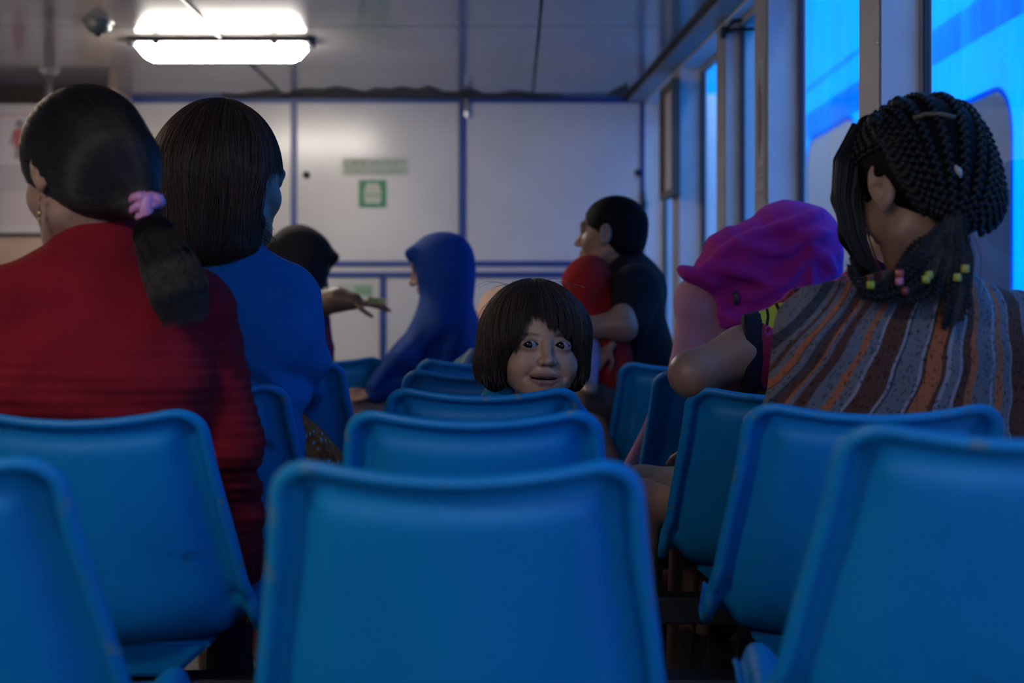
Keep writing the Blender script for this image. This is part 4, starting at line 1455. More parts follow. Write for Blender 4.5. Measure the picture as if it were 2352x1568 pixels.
# ================================================================ woman in the red ribbed sweater
def red_woman():
    d = 2.32
    e = person((-.66, 2.42, .46), 'woman in a red ribbed sweater with a ponytail in a lilac claw clip')
    F = Frame(at(190, 396, 2.36), rotm(52, 12, 0), 1.06)
    legs, _ = seated_legs(-.66, 2.42)
    torso = [ecap(at(215, 1420, 2.40), at(215, 1130, 2.36), (.180, .115), (.165, .105), (1, 0, 0), .06),
             ecap(at(215, 1130, 2.36), at(212, 860, 2.33), (.165, .105), (.188, .115), (1, 0, 0), .06),
             ecap(at(212, 860, 2.33), at(212, 735, 2.34), (.188, .115), (.175, .100), (1, .0, 0), .06),
             cap(at(212, 700, 2.35), at(442, 700, 2.36), .07, .062, .06), cap(at(212, 700, 2.35), at(-20, 715, 2.34), .07, .062, .06),
             cap(at(232, 645, 2.36), at(250, 540, 2.38), .082, .052, .08),
             ecap(at(244, 560, 2.375), at(254, 508, 2.39), (.062, .060), (.050, .052), (1, 0, 0), .04)]
    armR = [cap(at(462, 722, 2.36), at(534, 1010, 2.40), .060, .047, .014), cap(at(527, 1010, 2.40), at(556, 1300, 2.62), .049, .036, .03)]
    armL = [cap(at(-35, 735, 2.34), at(-110, 1010, 2.38), .060, .050, .05), cap(at(-110, 1010, 2.38), at(-60, 1260, 2.62), .048, .036, .03)]
    hem = [ell(at(545, 1240, 2.50), (.040, .05, .085), None, .04)]
    def warp(X, Y, Z):
        w = np.clip((EYE + (HORIZON - 620) * d / FPX - Z) / .16, 0, 1)
        s = .0013 * np.sin(Z * 2 * math.pi / .0195 + 3.0 * X) * np.clip(w + .15, 0, 1)
        s2 = .0035 * np.sin(Z * 2 * math.pi / .062 + 6 * X + 2 * np.sin(9 * X)) * w
        g = folds(2, .0025, 28)(X, Y, Z)
        arm = .0025 * np.sin(Z * 120 + X * 60) * np.clip((X + .47) / .03, 0, 1) * w
        return s + s2 * .6 + g + arm
    head = adult_head(F, (1, 0))
    neck = [cap(F.p(0, -.022, -.05), at(246, 560, 2.38), .048, .052, .03)]
    handR = hand_frame(at(560, 1315, 2.65), (.05, .7, -.5), (.6, -.2, .6), 1.0)
    handL = hand_frame(at(-55, 1275, 2.65), (-.05, .7, -.5), (-.6, -.2, .6), 1.0)
    body(e, head + neck, shrink(torso, .01) + [seat_cut(-.66, 2.42, .46)] + shrink(armR + armL, .010) + shrink(legs, .012), F, SKIN_TAN, extra=[(hand_prims(handR, 1, 28), .003), (hand_prims(handL, -1, 28), .003)])
    dress(e, 'sweater', torso + [seat_cut(-.66, 2.42)] + armR + armL + hem, .0042, cloth_mat('red_knit', (.30, .012, .022), .95, .25, 14, .5, 420), warp, 1)
    add_legs(e, -.66, 2.42, 0, cloth_mat('dark_trousers', (.02, .02, .03)), SHOE)
    # hair
    shell = [F.ell((0, -.012, .034), (.088, .107, .096)), F.ell((0, -.055, -.02), (.078, .060, .066), k=.04)]
    tie = at(332, 474, 2.275)
    shell += [cap(F.p(.01, -.075, -.015), tie, .062, .024, .035)]
    core = list(shell)
    cuts = [F.ell((0, .112, -.058), (.095, .085, .098), k=.006, op='s'),
            F.ell((-.090, .034, -.052), (.052, .040, .050), k=.006, op='s'), F.ell((-.086, -.006, -.030), (.022, .020, .036), k=.004, op='s'),
            F.ell((-.055, -.015, -.098), (.075, .060, .050), k=.008, op='s'), F.ell((.09, .03, -.06), (.05, .045, .05), k=.006, op='s')]
    V, Q = surface(shell + cuts, .004); V = relax(V, Q, 1)
    hair = body_mesh('hair', V, Q, M['hair_base'], e)
    r = np.random.default_rng(11)
    # roots all over the shell
    sel = r.integers(0, len(V), 5200)
    roots = V[sel] + r.normal(size=(5200, 3)) * .002
    L = F.inv(roots)
    keep = (L[:, 2] > -.06) | (L[:, 1] < -.02)
    roots = roots[keep]
    N = len(roots)
    crown = F.p(.0, .04, .12)
    def flow(P, t): return unit(tie - P) + np.array([0, 0, .10]) * (1 - t)
    offs = .0005 + .0022 * r.random(N)
    out = march(core, roots, flow, 30, .0085, offs, .05, 3)
    def stop(Pf): return np.linalg.norm(Pf - tie, axis=1) < .026
    cut, _ = cut_strands(out, stop, 16)
    h2 = curve_object('hair_strands', cut, .00042, M['hair'], None, .9); h2.parent = hair
    # ponytail
    cl = np.array([at(332, 478, 2.262), at(352, 535, 2.235), at(385, 605, 2.215), at(412, 670, 2.205), at(428, 728, 2.205)])
    wd = np.array([rp(18, d), rp(46, d), rp(62, d), rp(66, d), rp(50, d)])
    tail = [ecap(cl[i], cl[i + 1], (wd[i] * .8, wd[i] * .32 + .004), (wd[i + 1] * .8, wd[i + 1] * .32 + .003), (.93, 0, .36), .03) for i in range(3)]
    tail.append(ecap(cl[3], lap(cl[3], cl[4], .45), (wd[3] * .8, .014), (wd[4] * .6, .005), (.93, 0, .36), .03))
    V, Q = surface(tail, .004); pony = body_mesh('ponytail', relax(V, Q, 1), Q, M['hair_base'], e)
    N = 2600
    t = np.linspace(0, 1, 18)
    C = np.stack([np.interp(t * 4, range(5), cl[:, k]) for k in range(3)], 1)
    Wt = np.interp(t * 4, range(5), wd)
    u = r.normal(size=N) * .48; u = np.clip(u, -1, 1); v = np.sqrt(np.maximum(1 - u * u, 0)) * (.7 + .4 * r.random(N)) * np.sign(r.random(N) - .35)
    end = 1.0 + r.normal(size=N) * .05 + .05 * u - .06 * (np.sin(u * 9) > .3)
    S = np.zeros((N, 18, 3))
    ax = np.array([.93, 0, .36]); bx_ = np.array([0, -1.0, 0])
    for k in range(18):
        tk = np.clip(t[k] * end, 0, 1.08)
        Ck = np.stack([np.interp(tk * 4, np.arange(5), cl[:, j]) for j in range(3)], 1)
        ext = np.maximum(tk - 1, 0)[:, None] * (cl[4] - cl[3])[None] * 4
        Wk = np.interp(tk * 4, np.arange(5), wd)
        S[:, k] = Ck + ext + ax * (u * Wk)[:, None] + bx_ * (v * (Wk * .5 + .006))[:, None] + r.normal(size=(N, 3)) * .0012 * t[k]
    h3 = curve_object('hair_strands', S, .00042, M['hair'], None, .4); h3.parent = pony
    # claw clip
    lilac = mat('lilac_plastic', (.62, .28, .52), .35, spec=.5)
    px = lambda x, y, o=0: Vector(at(x, y, 2.245 + o))
    b = MB()
    b.tube([px(352, 446), px(341, 452), px(335, 470), px(336, 490), px(325, 498), px(312, 496)], [.006, .010, .013, .012, .009, .005], 12)
    b.tube([px(336, 458), px(320, 450, -.004), px(306, 454, .004), px(299, 464, .012)], [.010, .008, .007, .004], 10)
    b.tube([px(334, 472), px(318, 472, -.004), px(305, 480, .004), px(301, 488, .012)], [.010, .0075, .0065, .004], 10)
    b.tube([px(336, 455), px(331, 446), px(329, 440)], [.008, .005, .003], 8)
    c1 = b.build('claw_clip', lilac, e, True)
    b = MB()
    b.tube([px(343, 462, .006), px(354, 452, .004), px(364, 456, .006), px(369, 467, .012), px(366, 476, .018)], [.006, .009, .010, .008, .005], 12)
    b.tube([px(340, 468, .004), px(352, 470, .0), px(361, 474, .006)], [.006, .007, .005], 10)
    c2 = b.build('claw_clip_jaw', lilac, e, True)
    b = MB(); b.tube([px(340, 455, .002), px(340, 472, .002)], .0045, 10); b.build('clip_spring', M['alu'], e, True)
    # earring
    ep = F.p(-.082, .002, -.046)
    gold = mat('dull_gold', (.45, .30, .12), .3, metal=.9)
    b = MB()
    b.tube([ep, ep + np.array([0, 0, -.020])], .0010, 6); b.ball(ep, .0035, 2)
    b.ball(ep + np.array([0, 0, -.024]), (.0038, .003, .006), 2); b.ball(ep + np.array([0, 0, -.034]), (.003, .0025, .005), 2); b.ball(ep + np.array([.001, 0, -.041]), (.002, .002, .004), 1)
    b.build('earring', gold, e, True)
red_woman()

# ================================================================ woman in the blue ribbed sweater
def blue_woman():
    d = 2.98
    e = person((-.655, 3.13, .47), 'woman in a blue ribbed sweater with a shoulder length bob of brown hair')
    F = Frame(at(536, 412, 3.06), rotm(-31, 6, 0), 1.16)
    legs, _ = seated_legs(-.655, 3.13)
    torso = [ecap(at(515, 1190, 3.08), at(520, 960, 3.06), (.165, .11), (.148, .10), (1, 0, 0), .05),
             ecap(at(520, 960, 3.06), at(525, 760, 3.02), (.148, .10), (.172, .108), (1, 0, 0), .06),
             ecap(at(525, 760, 3.02), at(525, 680, 3.02), (.172, .108), (.150, .095), (1, 0, 0), .06),
             cap(at(525, 655, 3.03), at(672, 662, 3.03), .062, .050, .06), cap(at(525, 655, 3.03), at(370, 665, 3.02), .062, .052, .06),
             cap(at(525, 640, 3.03), at(520, 560, 3.03), .085, .056, .06),
             ell(at(545, 905, 3.06), (.15, .095, .05), None, .04)]
    armR = [cap(at(688, 680, 3.03), at(706, 830, 3.08), .049, .042, .014), cap(at(706, 830, 3.08), at(690, 965, 3.30), .043, .032, .03)]
    armL = [cap(at(360, 680, 3.02), at(330, 850, 3.06), .052, .045, .05), cap(at(330, 850, 3.06), at(380, 960, 3.30), .043, .032, .03)]
    tail_ = [ecap(at(640, 900, 3.02), at(672, 1060, 3.0), (.022, .05), (.03, .07), (1, 0, 0), .03)]
    def warp(X, Y, Z):
        ribs = .0006 * np.sin(np.arctan2(X + .58, Y - 3.05 - 1e-4) * 190)
        w = np.clip((EYE + (HORIZON - 800) * d / FPX - Z) / .06, 0, 1)
        return folds(21, .0022, 30)(X, Y, Z) + .004 * w * np.sin(Z * 75 + X * 30 + 2 * np.sin(X * 25))
    handR = hand_frame(at(688, 975, 3.33), (-.1, .8, -.2), (.2, 0, .9), 1.0)
    handL = hand_frame(at(390, 970, 3.33), (.1, .8, -.2), (-.2, 0, .9), 1.0)
    neck = [cap(F.p(0, -.022, -.05), at(522, 610, 3.04), .050, .058, .03)]
    body(e, adult_head(F, (0, 0)) + neck, shrink(torso, .01) + [seat_cut(-.655, 3.1, .46)] + shrink(armR + armL, .010) + shrink(legs, .012), F, (.24, .145, .10), extra=[(hand_prims(handR, 1, 20), .003), (hand_prims(handL, -1, 20), .003)])
    m = cloth_mat('blue_rib_knit', (.012, .17, .44), .9, .15, 12, .25, 300)
    dress(e, 'sweater', torso + [seat_cut(-.655, 3.1)] + armR + armL + tail_, .0048, m, warp, 1)
    # batik skirt
    mb, n, l, p = node_mat('orange_batik')
    tc = n.new('ShaderNodeTexCoord')
    v = n.new('ShaderNodeTexVoronoi'); v.inputs['Scale'].default_value = 55
    ns = n.new('ShaderNodeTexNoise'); ns.inputs['Scale'].default_value = 9; ns.inputs['Detail'].default_value = 3
    l.new(tc.outputs['Object'], v.inputs['Vector']); l.new(tc.outputs['Object'], ns.inputs['Vector'])
    r1 = ramp(n, [(0, (.25, .50, .62)), (.26, (.58, .12, .012)), (.60, (.36, .06, .01))], 'CONSTANT'); l.new(v.outputs['Distance'], r1.inputs[0])
    r2 = ramp(n, [(0, (.50, .10, .012)), (.48, (.62, .15, .015)), (.53, (.3, .05, .01))], 'CONSTANT'); l.new(ns.outputs['Fac'], r2.inputs[0])
    gt = n.new('ShaderNodeMath'); gt.operation = 'GREATER_THAN'; gt.inputs[1].default_value = .53; l.new(ns.outputs['Fac'], gt.inputs[0])
    mx = n.new('ShaderNodeMix'); mx.data_type = 'RGBA'; l.new(gt.outputs[0], mx.inputs['Factor']); l.new(r2.outputs[0], mx.inputs['A']); l.new(r1.outputs[0], mx.inputs['B'])
    l.new(mx.outputs['Result'], p.inputs['Base Color']); p.inputs['Roughness'].default_value = .8
    add_legs(e, -.600, 3.13, -.18, mb, SHOE, r=.085, skirt=True)
    dress(e, 'skirt_fold', [cap(at(655, 945, 3.20), at(735, 1075, 3.36), .040, .058, .03), cap(at(735, 1075, 3.36), at(760, 1150, 3.46), .058, .06, .03), cap(at(650, 1010, 3.2), at(660, 1120, 3.2), .05, .06, .03)], .006, mb, folds(77, .004, 45))
    # bob
    shell = [ell(at(502, 378, 3.03), (rp(139, d), .128, rp(150, d)), None, .03),
             ecap(at(490, 430, 3.02), at(497, 556, 3.00), (rp(136, d), .112), (rp(104, d), .088), (1, 0, 0), .05),
             ecap(at(470, 400, 3.02), at(440, 520, 3.0), (rp(112, d), .10), (rp(88, d), .08), (1, 0, 0), .04)]
    core = list(shell)
    cuts = [ell(at(668, 450, 3.03), (rp(74, d), .16, rp(84, d)), None, .012, 's'), F.ell((0.01, .13, -.06), (.075, .085, .10), k=.01, op='s')]
    V, Q = surface(shell + cuts, .005, folds(31, .002, 60, axis=(1, 1, .12))); V = relax(V, Q, 1)
    hair = body_mesh('hair', V, Q, M['hair_base'], e)
    r = np.random.default_rng(17)
    N = 6000
    phi = r.random(N) * 2 * math.pi; rad = .075 * r.random(N) ** .6
    crown = at(520, 232, 3.02)
    roots = crown + np.stack([rad * np.cos(phi), rad * np.sin(phi), -.002 - rad ** 2 * 3], 1)
    rd = np.stack([np.cos(phi), np.sin(phi), 0 * phi], 1)
    def flow(P, t): return np.array([0.0, 0, -1.0]) + rd * (1.2 * max(0, 1 - t * 2.4)) + np.array([.25, 0, 0]) * max(0, t - .7) * 3 * (rd[:, :1] < 0)
    offs = -.001 + .006 * r.random(N) ** 2
    out = march(core, roots, flow, 48, .0095, offs, .08, 9)
    jit = r.normal(size=N) * 12
    def stop(Pf):
        px = 1176 + Pf[:, 0] * FPX / Pf[:, 1]; py = HORIZON - (Pf[:, 2] - EYE) * FPX / Pf[:, 1]
        j = np.repeat(jit, 48)
        lim = np.interp(px, [340, 400, 480, 560, 600, 612, 640], [540, 590, 612, 614, 600, 400, 375])
        return py > lim + j
    cut, _ = cut_strands(out, stop, 22)
    h2 = curve_object('hair_strands', cut, .00050, M['hair_brown'], None, .4); h2.parent = hair
    # curled ends and eyelashes
    t = np.linspace(0, 1, 14)
    W = np.zeros((46, 14, 3))
    for i in range(46):
        x0 = 600 + 8 * r.random(); y0 = 505 + 40 * r.random(); a = 14 + 22 * r.random()
        for k, q in enumerate(t):
            W[i, k] = at(x0 - 6 + a * math.sin(q * 3.0), y0 + (18 + i % 20) * q * 1.6, 2.99 + .04 * (i % 5) / 5)
    o = curve_object('stray_hair', W[:26], .00028, M['hair_brown'], None, .5); o.parent = hair
    W = np.zeros((16, 10, 3))
    for i in range(16):
        b0 = F.p(.034 + .012 * (i / 15 - .5) * 2, .0885 - .004 * abs(i / 15 - .5), .006)
        for k, q in enumerate(np.linspace(0, 1, 10)):
            W[i, k] = b0 + F.R @ np.array([.003 * (i / 15 - .3) * q, .012 * q, .004 * q * q])
    o = curve_object('eyelashes', W, .00055, M['hair'], None, .3); o.parent = e
blue_woman()

# ================================================================ girl with braided hair and striped shirt
def braided_girl():
    d = 2.36
    e = person((.63, 2.48, .47), 'girl with beaded braids and a brown and grey striped shirt')
    S_ = 1.10
    F = Frame(at(2112, 432, 2.38), rotm(26, 22, 0), S_)
    legs, _ = seated_legs(.60, 2.46)
    torso = [ecap(at(2080, 1420, 2.44), at(2080, 1080, 2.40), (.180, .12), (.185, .115), (1, 0, 0), .06),
             ecap(at(2080, 1080, 2.40), at(2090, 800, 2.37), (.185, .115), (.185, .11), (1, 0, 0), .06),
             cap(at(2110, 742, 2.38), at(1895, 752, 2.37), .068, .056, .06), cap(at(2130, 742, 2.38), at(2330, 760, 2.37), .068, .056, .06),
             cap(at(2120, 735, 2.38), at(2130, 690, 2.40), .082, .058, .07)]
    armL = [cap(at(1868, 772, 2.37), at(1812, 980, 2.38), .058, .052, .06), cap(at(1812, 980, 2.38), at(1850, 1150, 2.52), .050, .042, .03)]
    armR = [cap(at(2355, 778, 2.37), at(2338, 980, 2.38), .058, .052, .06), cap(at(2338, 980, 2.38), at(2285, 1150, 2.52), .050, .042, .03)]
    collar_cut = [cap(at(2140, 700, 2.40), at(2150, 600, 2.44), .050, .062, .012, 's')]
    def warp(X, Y, Z): return folds(41, .0045, 22)(X, Y, Z) + .0012 * np.sin(X * 160 + 3 * np.sin(Z * 14))
    fl = hand_frame(at(1855, 1165, 2.56), (.3, .8, -.3), (-.3, 0, .9), .95); fr = hand_frame(at(2283, 1165, 2.56), (-.3, .8, -.3), (.3, 0, .9), .95)
    neck = [cap(F.p(0, -.025, -.04), at(2142, 690, 2.40), .050, .052, .03), cap(at(2142, 690, 2.40), at(2140, 760, 2.40), .052, .075, .03)]
    fore = [cap(at(1812, 980, 2.38), at(1852, 1150, 2.53), .034, .026, .02), cap(at(2338, 980, 2.38), at(2285, 1150, 2.53), .034, .026, .02)]
    body(e, adult_head(F, (1, 0), 1.14) + neck, shrink(torso, .014) + [seat_cut(.6, 2.46, .46)] + fore + shrink(legs, .012), F, SKIN_MID, extra=[(hand_prims(fl, -1, 24), .003), (hand_prims(fr, 1, 24), .003)])
    # striped print: coordinates of the cloth, fanning out from the collar
    def attrs(V):
        px = 1176 + V[:, 0] * FPX / 2.30
        py = HORIZON - (V[:, 2] - EYE) * FPX / 2.30
        sc = .667 + .333 * np.clip((py - 700) / 240, -.6, 1.4)
        u = 2290 - (2290 - px) / sc
        u = u + 5 * np.sin(py / 37.0) + 3 * np.sin(py / 17 + px / 60)
        return {'Print': np.stack([u / 1000.0, V[:, 2], np.zeros(len(V))], 1)}
    m, n, l, p = node_mat('striped_woven_cloth')
    at_ = n.new('ShaderNodeAttribute'); at_.attribute_name = 'Print'
    sep = n.new('ShaderNodeSeparateXYZ'); l.new(at_.outputs['Vector'], sep.inputs[0])
    mr = n.new('ShaderNodeMapRange'); mr.inputs['From Min'].default_value = 1.60; mr.inputs['From Max'].default_value = 2.60
    l.new(sep.outputs['X'], mr.inputs['Value'])
    BR, GR, OR, LT, DK = (.075, .037, .028), (.115, .124, .150), (.30, .105, .050), (.21, .225, .27), (.035, .043, .062)
    st = [(1600, GR), (1640, DK), (1680, GR), (1700, BR), (1712, GR), (1728, OR), (1745, BR), (1752, GR), (1768, DK), (1782, BR), (1800, OR), (1808, GR), (1822, BR), (1848, GR), (1888, OR), (1908, GR), (1930, LT), (1936, BR),
          (1996, LT), (2004, DK), (2012, GR), (2064, LT), (2072, BR), (2080, OR), (2118, BR), (2128, LT), (2140, GR), (2166, LT), (2172, BR), (2196, OR), (2214, GR), (2262, LT), (2268, GR), (2278, OR), (2298, GR), (2320, LT)]
    rest = [(2326, BR), (2372, GR), (2430, OR), (2446, BR), (2500, GR)]
    def chain(stops, lo, hi):
        r_ = ramp(n, [((q - 1600) / 1000, c) for q, c in stops]); l.new(mr.outputs[0], r_.inputs[0]); return r_
    ra_, rb_ = chain(st[:20], 0, 0), chain(st[20:] + rest[:0], 0, 0)
    rc_ = chain(rest, 0, 0)
    def sel(th, A, B):
        g = n.new('ShaderNodeMath'); g.operation = 'GREATER_THAN'; g.inputs[1].default_value = (th - 1600) / 1000
        l.new(mr.outputs[0], g.inputs[0])
        x = n.new('ShaderNodeMix'); x.data_type = 'RGBA'; l.new(g.outputs[0], x.inputs['Factor'])
        l.new(A, x.inputs['A']); l.new(B, x.inputs['B']); return x.outputs['Result']
    col = sel(2326, sel(st[20][0], ra_.outputs[0], rb_.outputs[0]), rc_.outputs[0])
    # woven ornaments
    mp = n.new('ShaderNodeMapping'); mp.inputs['Scale'].default_value = (115, 100, 1); l.new(at_.outputs['Vector'], mp.inputs[0])
    vo = n.new('ShaderNodeTexVoronoi'); vo.inputs['Scale'].default_value = 1.0; vo.distance = 'MANHATTAN'; l.new(mp.outputs[0], vo.inputs['Vector'])
    no = n.new('ShaderNodeTexNoise'); no.inputs['Scale'].default_value = 2.4; no.inputs['Detail'].default_value = 4; l.new(mp.outputs[0], no.inputs['Vector'])
    ad = n.new('ShaderNodeMath'); ad.operation = 'ADD'; l.new(vo.outputs['Distance'], ad.inputs[0]); l.new(no.outputs['Fac'], ad.inputs[1])
    orn = ramp(n, [(.55, (.15, .15, .18)), (.85, (.45, .45, .48)), (1.12, (1.15, 1.12, 1.1))], 'LINEAR'); l.new(ad.outputs[0], orn.inputs[0])
    fine = n.new('ShaderNodeTexNoise'); fine.inputs['Scale'].default_value = 420; l.new(at_.outputs['Vector'], fine.inputs['Vector'])
    fr_ = ramp(n, [(.35, (.7, .7, .7)), (.65, (1.25, 1.25, 1.25))], 'LINEAR'); l.new(fine.outputs['Fac'], fr_.inputs[0])
    x1 = n.new('ShaderNodeMix'); x1.data_type = 'RGBA'; x1.blend_type = 'MULTIPLY'; x1.inputs['Factor'].default_value = 1; l.new(col, x1.inputs['A']); l.new(orn.outputs[0], x1.inputs['B'])
    x2 = n.new('ShaderNodeMix'); x2.data_type = 'RGBA'; x2.blend_type = 'MULTIPLY'; x2.inputs['Factor'].default_value = 1; l.new(x1.outputs['Result'], x2.inputs['A']); l.new(fr_.outputs[0], x2.inputs['B'])
    l.new(x2.outputs['Result'], p.inputs['Base Color']); p.inputs['Roughness'].default_value = .9; p.inputs['Specular IOR Level'].default_value = .15
    dress(e, 'shirt', torso + [seat_cut(.6, 2.46)] + armL + armR + collar_cut, .005, m, warp, 1, attrs)
    add_legs(e, .60, 2.46, 0, cloth_mat('dark_shorts', (.02, .02, .03)), SHOE)
    # hair base hugging the skull
    shell = [F.ell((0, -.014, .036), (.086, .110, .095)), F.ell((0, -.055, -.010), (.076, .060, .055), k=.03), F.ell((.005, -.066, -.052), (.064, .042, .050), k=.03)]
    cuts = [F.ell((0, .112, -.055), (.092, .085, .098), k=.006, op='s'), F.ell((-.088, .030, -.052), (.050, .042, .052), k=.006, op='s'),
            F.ell((-.086, -.006, -.028), (.024, .022, .040), k=.004, op='s'), F.ell((-.06, -.01, -.10), (.06, .05, .045), k=.006, op='s')]
    V, Q = surface(shell + cuts, .005); hair = body_mesh('hair', relax(V, Q, 1), Q, M['hair_base'], e)
    r = np.random.default_rng(23)
    gather = at(2192, 545, 2.255)
    # cornrows: plaits of alternating lobes laid along the skull towards the gathering point
    ico = bmesh.new(); bmesh.ops.create_icosphere(ico, subdivisions=1, radius=1); iv = np.array([v.co[:] for v in ico.verts]); iff = np.array([[v.index for v in f.verts] for f in ico.faces]); ico.free()
    def plait(path, rad, name='braid', parent=None):
        path = np.asarray(path)
        seg = np.linalg.norm(np.diff(path, axis=0), axis=1); arc = np.concatenate([[0], np.cumsum(seg)])
        step = rad * 1.05
        vs, fs, o = [], [], 0
        k = 0
        s = 0.0
        while s < arc[-1]:
            c = np.array([np.interp(s, arc, path[:, j]) for j in range(3)])
            c2 = np.array([np.interp(min(s + .004, arc[-1]), arc, path[:, j]) for j in range(3)]); c1 = np.array([np.interp(max(s - .004, 0), arc, path[:, j]) for j in range(3)])
            t = unit(c2 - c1); b0 = unit(np.cross(t, np.array([.2, -1, .3]))); b1 = np.cross(t, b0)
            side = (-1) ** k
            tt = unit(t + b0 * side * .75); bb = unit(b0 - tt * b0.dot(tt)); b2 = np.cross(tt, bb)
            R = np.stack([tt, bb, b2], 1)
            vs.append((iv * np.array([rad * 1.35, rad * .72, rad * .8])) @ R.T + c + b0 * side * rad * .42); fs.append(iff + o); o += len(iv)
            s += step; k += 1
        ob = link(name, mesh_py(name, np.concatenate(vs), np.concatenate(fs)), M['hair_dull'], parent or e, True)
        return ob
    C0 = F.p(0, -.02, .035)
    gd = unit(gather - C0)
    def on_shell(u, off):
        lo_, hi_ = .03, .22
        for _ in range(26):
            m_ = (lo_ + hi_) / 2
            if field_points(shell, (C0 + u * m_)[None])[0] < off: lo_ = m_
            else: hi_ = m_
        return C0 + u * lo_
    NB = 25
    for k in range(NB):
        a = math.radians(-128 + 256 * k / (NB - 1)); bq = a * .74
        u0 = unit(F.R @ np.array([math.sin(a), math.cos(a), .05 + .25 * math.cos(a * .6)]))
        bow = (k - (NB - 1) / 2) / NB
        g1 = unit(gd + F.R @ np.array([bow * .55, 0, .10 - abs(bow) * .30]))
        um = unit(F.R @ np.array([math.sin(bq) * 1.05, -.28, math.cos(bq)]))
        path = []
        for i in range(44):
            q = i / 43 * .97
            path.append(on_shell(unit((1 - q) ** 2 * u0 + 2 * q * (1 - q) * 1.7 * um + q * q * g1), .0035))
        plait(path, .0072)
    # parting lines of bare scalp
    for pts in ([(2098, 272), (2125, 262), (2160, 262), (2195, 270)],):
        pa = []
        for x, y in pts:
            P = at(x, y, 2.10)[None]; ray = unit(P - np.array([[0, 0, EYE]]))
            for _ in range(40):
                dd = field_points(shell, P)
                P = P + ray * np.clip(dd - .0085, -.02, .02)[:, None]
            pa.append(P[0])
        b = MB(); b.tube([tuple(q) for q in pa], .0035, 8); b.build('scalp_parting', mat('scalp_skin', (.12, .09, .045), .6), e, True)
    # small knots standing proud of the crown
    for x, y in ((2063, 236), (2162, 226), (2008, 275), (2110, 240)):
        P = at(x, y, 2.34)
        b = MB(); b.ball(P, (.012, .012, .012), 2); b.ball(P + np.array([.008, -.004, -.006]), .010, 2); b.build('hair_knot', M['hair_dull'], e, True)
    # straight loose front hair hanging beside the face
    N = 900
    t = np.linspace(0, 1, 22)
    way = np.array([[1998, 290], [1952, 375], [1940, 455], [1954, 540], [1985, 612], [2022, 650]])
    S = np.zeros((N, 22, 3))
    w = np.clip(r.normal(size=N) * .5, -1, 1.2); dd = 2.40 + .06 * r.random(N)
    wid = np.array([40, 40, 34, 30, 22, 13.])
    L_ = .75 + .28 * r.random(N)
    for k, q in enumerate(t):
        tq = q * L_ * 5
        px = np.interp(tq, range(6), way[:, 0]) + w * np.interp(tq, range(6), wid); py = np.interp(tq, range(6), way[:, 1]) + 8 * w
        S[:, k] = np.stack([(px - 1176) * dd / FPX, dd - .03 * q, EYE + (HORIZON - py) * dd / FPX], 1)
    o = curve_object('loose_hair', S, .00055, M['hair'], None, .4); o.parent = hair
    core = [ecap(at(way[i][0], way[i][1], 2.43), at(way[i + 1][0], way[i + 1][1], 2.43), (rp(wid[i] * .8, d), .02), (rp(wid[i + 1] * .8, d), .016), (1, 0, 0), .02) for i in range(5)]
    V, Q = surface(core, .004); o = body_mesh('front_lock', relax(V, Q, 1), Q, M['hair_base'], e)
    # hanging braids
    def hang(pts, rad=.0042):
        pth = catmull([at(*q) for q in pts], 10)
        plait(pth, rad, 'hanging_braid')
    G0 = 2.235
    hang([(2185, 535, G0), (2165, 600, G0), (2150, 680, G0 - .01)]); hang([(2195, 535, G0), (2190, 620, G0), (2172, 720, G0 - .01), (2168, 755, G0)])
    hang([(2200, 530, G0), (2205, 620, G0), (2190, 710, G0), (2180, 745, G0)]); hang([(2210, 520, G0 + .02), (2216, 600, G0 + .01), (2222, 690, G0), (2205, 740, G0)])
    hang([(2220, 480, G0 + .05), (2222, 560, G0 + .04), (2226, 640, G0 + .03), (2224, 700, G0 + .02)])
    hang([(2170, 540, G0), (2135, 590, G0), (2075, 640, G0 - .01), (2010, 668, G0 - .01), (1968, 655, G0)]); hang([(2175, 545, G0), (2130, 610, G0), (2070, 664, G0 - .01), (2000, 680, G0 - .01), (1958, 640, G0 + .02), (1952, 610, G0 + .05)])
    hang([(2165, 530, G0 + .01), (2110, 585, G0), (2050, 640, G0), (1985, 664, G0)]); hang([(2150, 540, G0 + .02), (2090, 610, G0), (2030, 655, G0), (1975, 640, G0 + .01), (1955, 590, G0 + .06)])
    hang([(2180, 550, G0), (2150, 640, G0), (2115, 682, G0 - .01), (2060, 690, G0 - .01), (1990, 688, G0)])
    hang([(2140, 540, G0 + .02), (2100, 560, G0 + .02), (2066, 610, G0), (2066, 660, G0 - .01), (2090, 685, G0 - .01)])
    N = 600
    S = np.zeros((N, 20, 3)); r2 = np.random.default_rng(4)
    paths = [[(2185, 500), (2170, 580), (2150, 650), (2140, 690)], [(2195, 500), (2200, 590), (2188, 690), (2178, 752)], [(2165, 520), (2110, 590), (2040, 660), (1975, 672)], [(2160, 540), (2120, 640), (2050, 686), (1980, 680)], [(2200, 500), (2215, 580), (2205, 680), (2185, 740)]]
    for i in range(N):
        q = np.array(paths[i % 5], float)
        sp = r2.normal(size=2) * np.array([9, 5])
        for k, u in enumerate(np.linspace(0, 1, 20)):
            x = np.interp(u * 3, range(4), q[:, 0]) + sp[0] * (.6 + .8 * math.sin(u * 3)); y = np.interp(u * 3, range(4), q[:, 1]) + sp[1] * (i % 5 > 1)
            S[i, k] = at(x, y, 2.245 + .012 * math.sin(i))
    o = curve_object('hair_strands', S, .0005, M['hair'], None, .4); o.parent = hair
    beads = [((2000, 654), (.36, .36, .03)), ((2067, 628), (.40, .06, .04)), ((2066, 646), (.52, .17, .26)), ((2134, 631), (.33, .36, .05)), ((2127, 641), (.36, .38, .06)), ((2199, 637), (.40, .38, .06)), ((2217, 617), (.42, .36, .06)), ((2079, 668), (.20, .03, .02))]
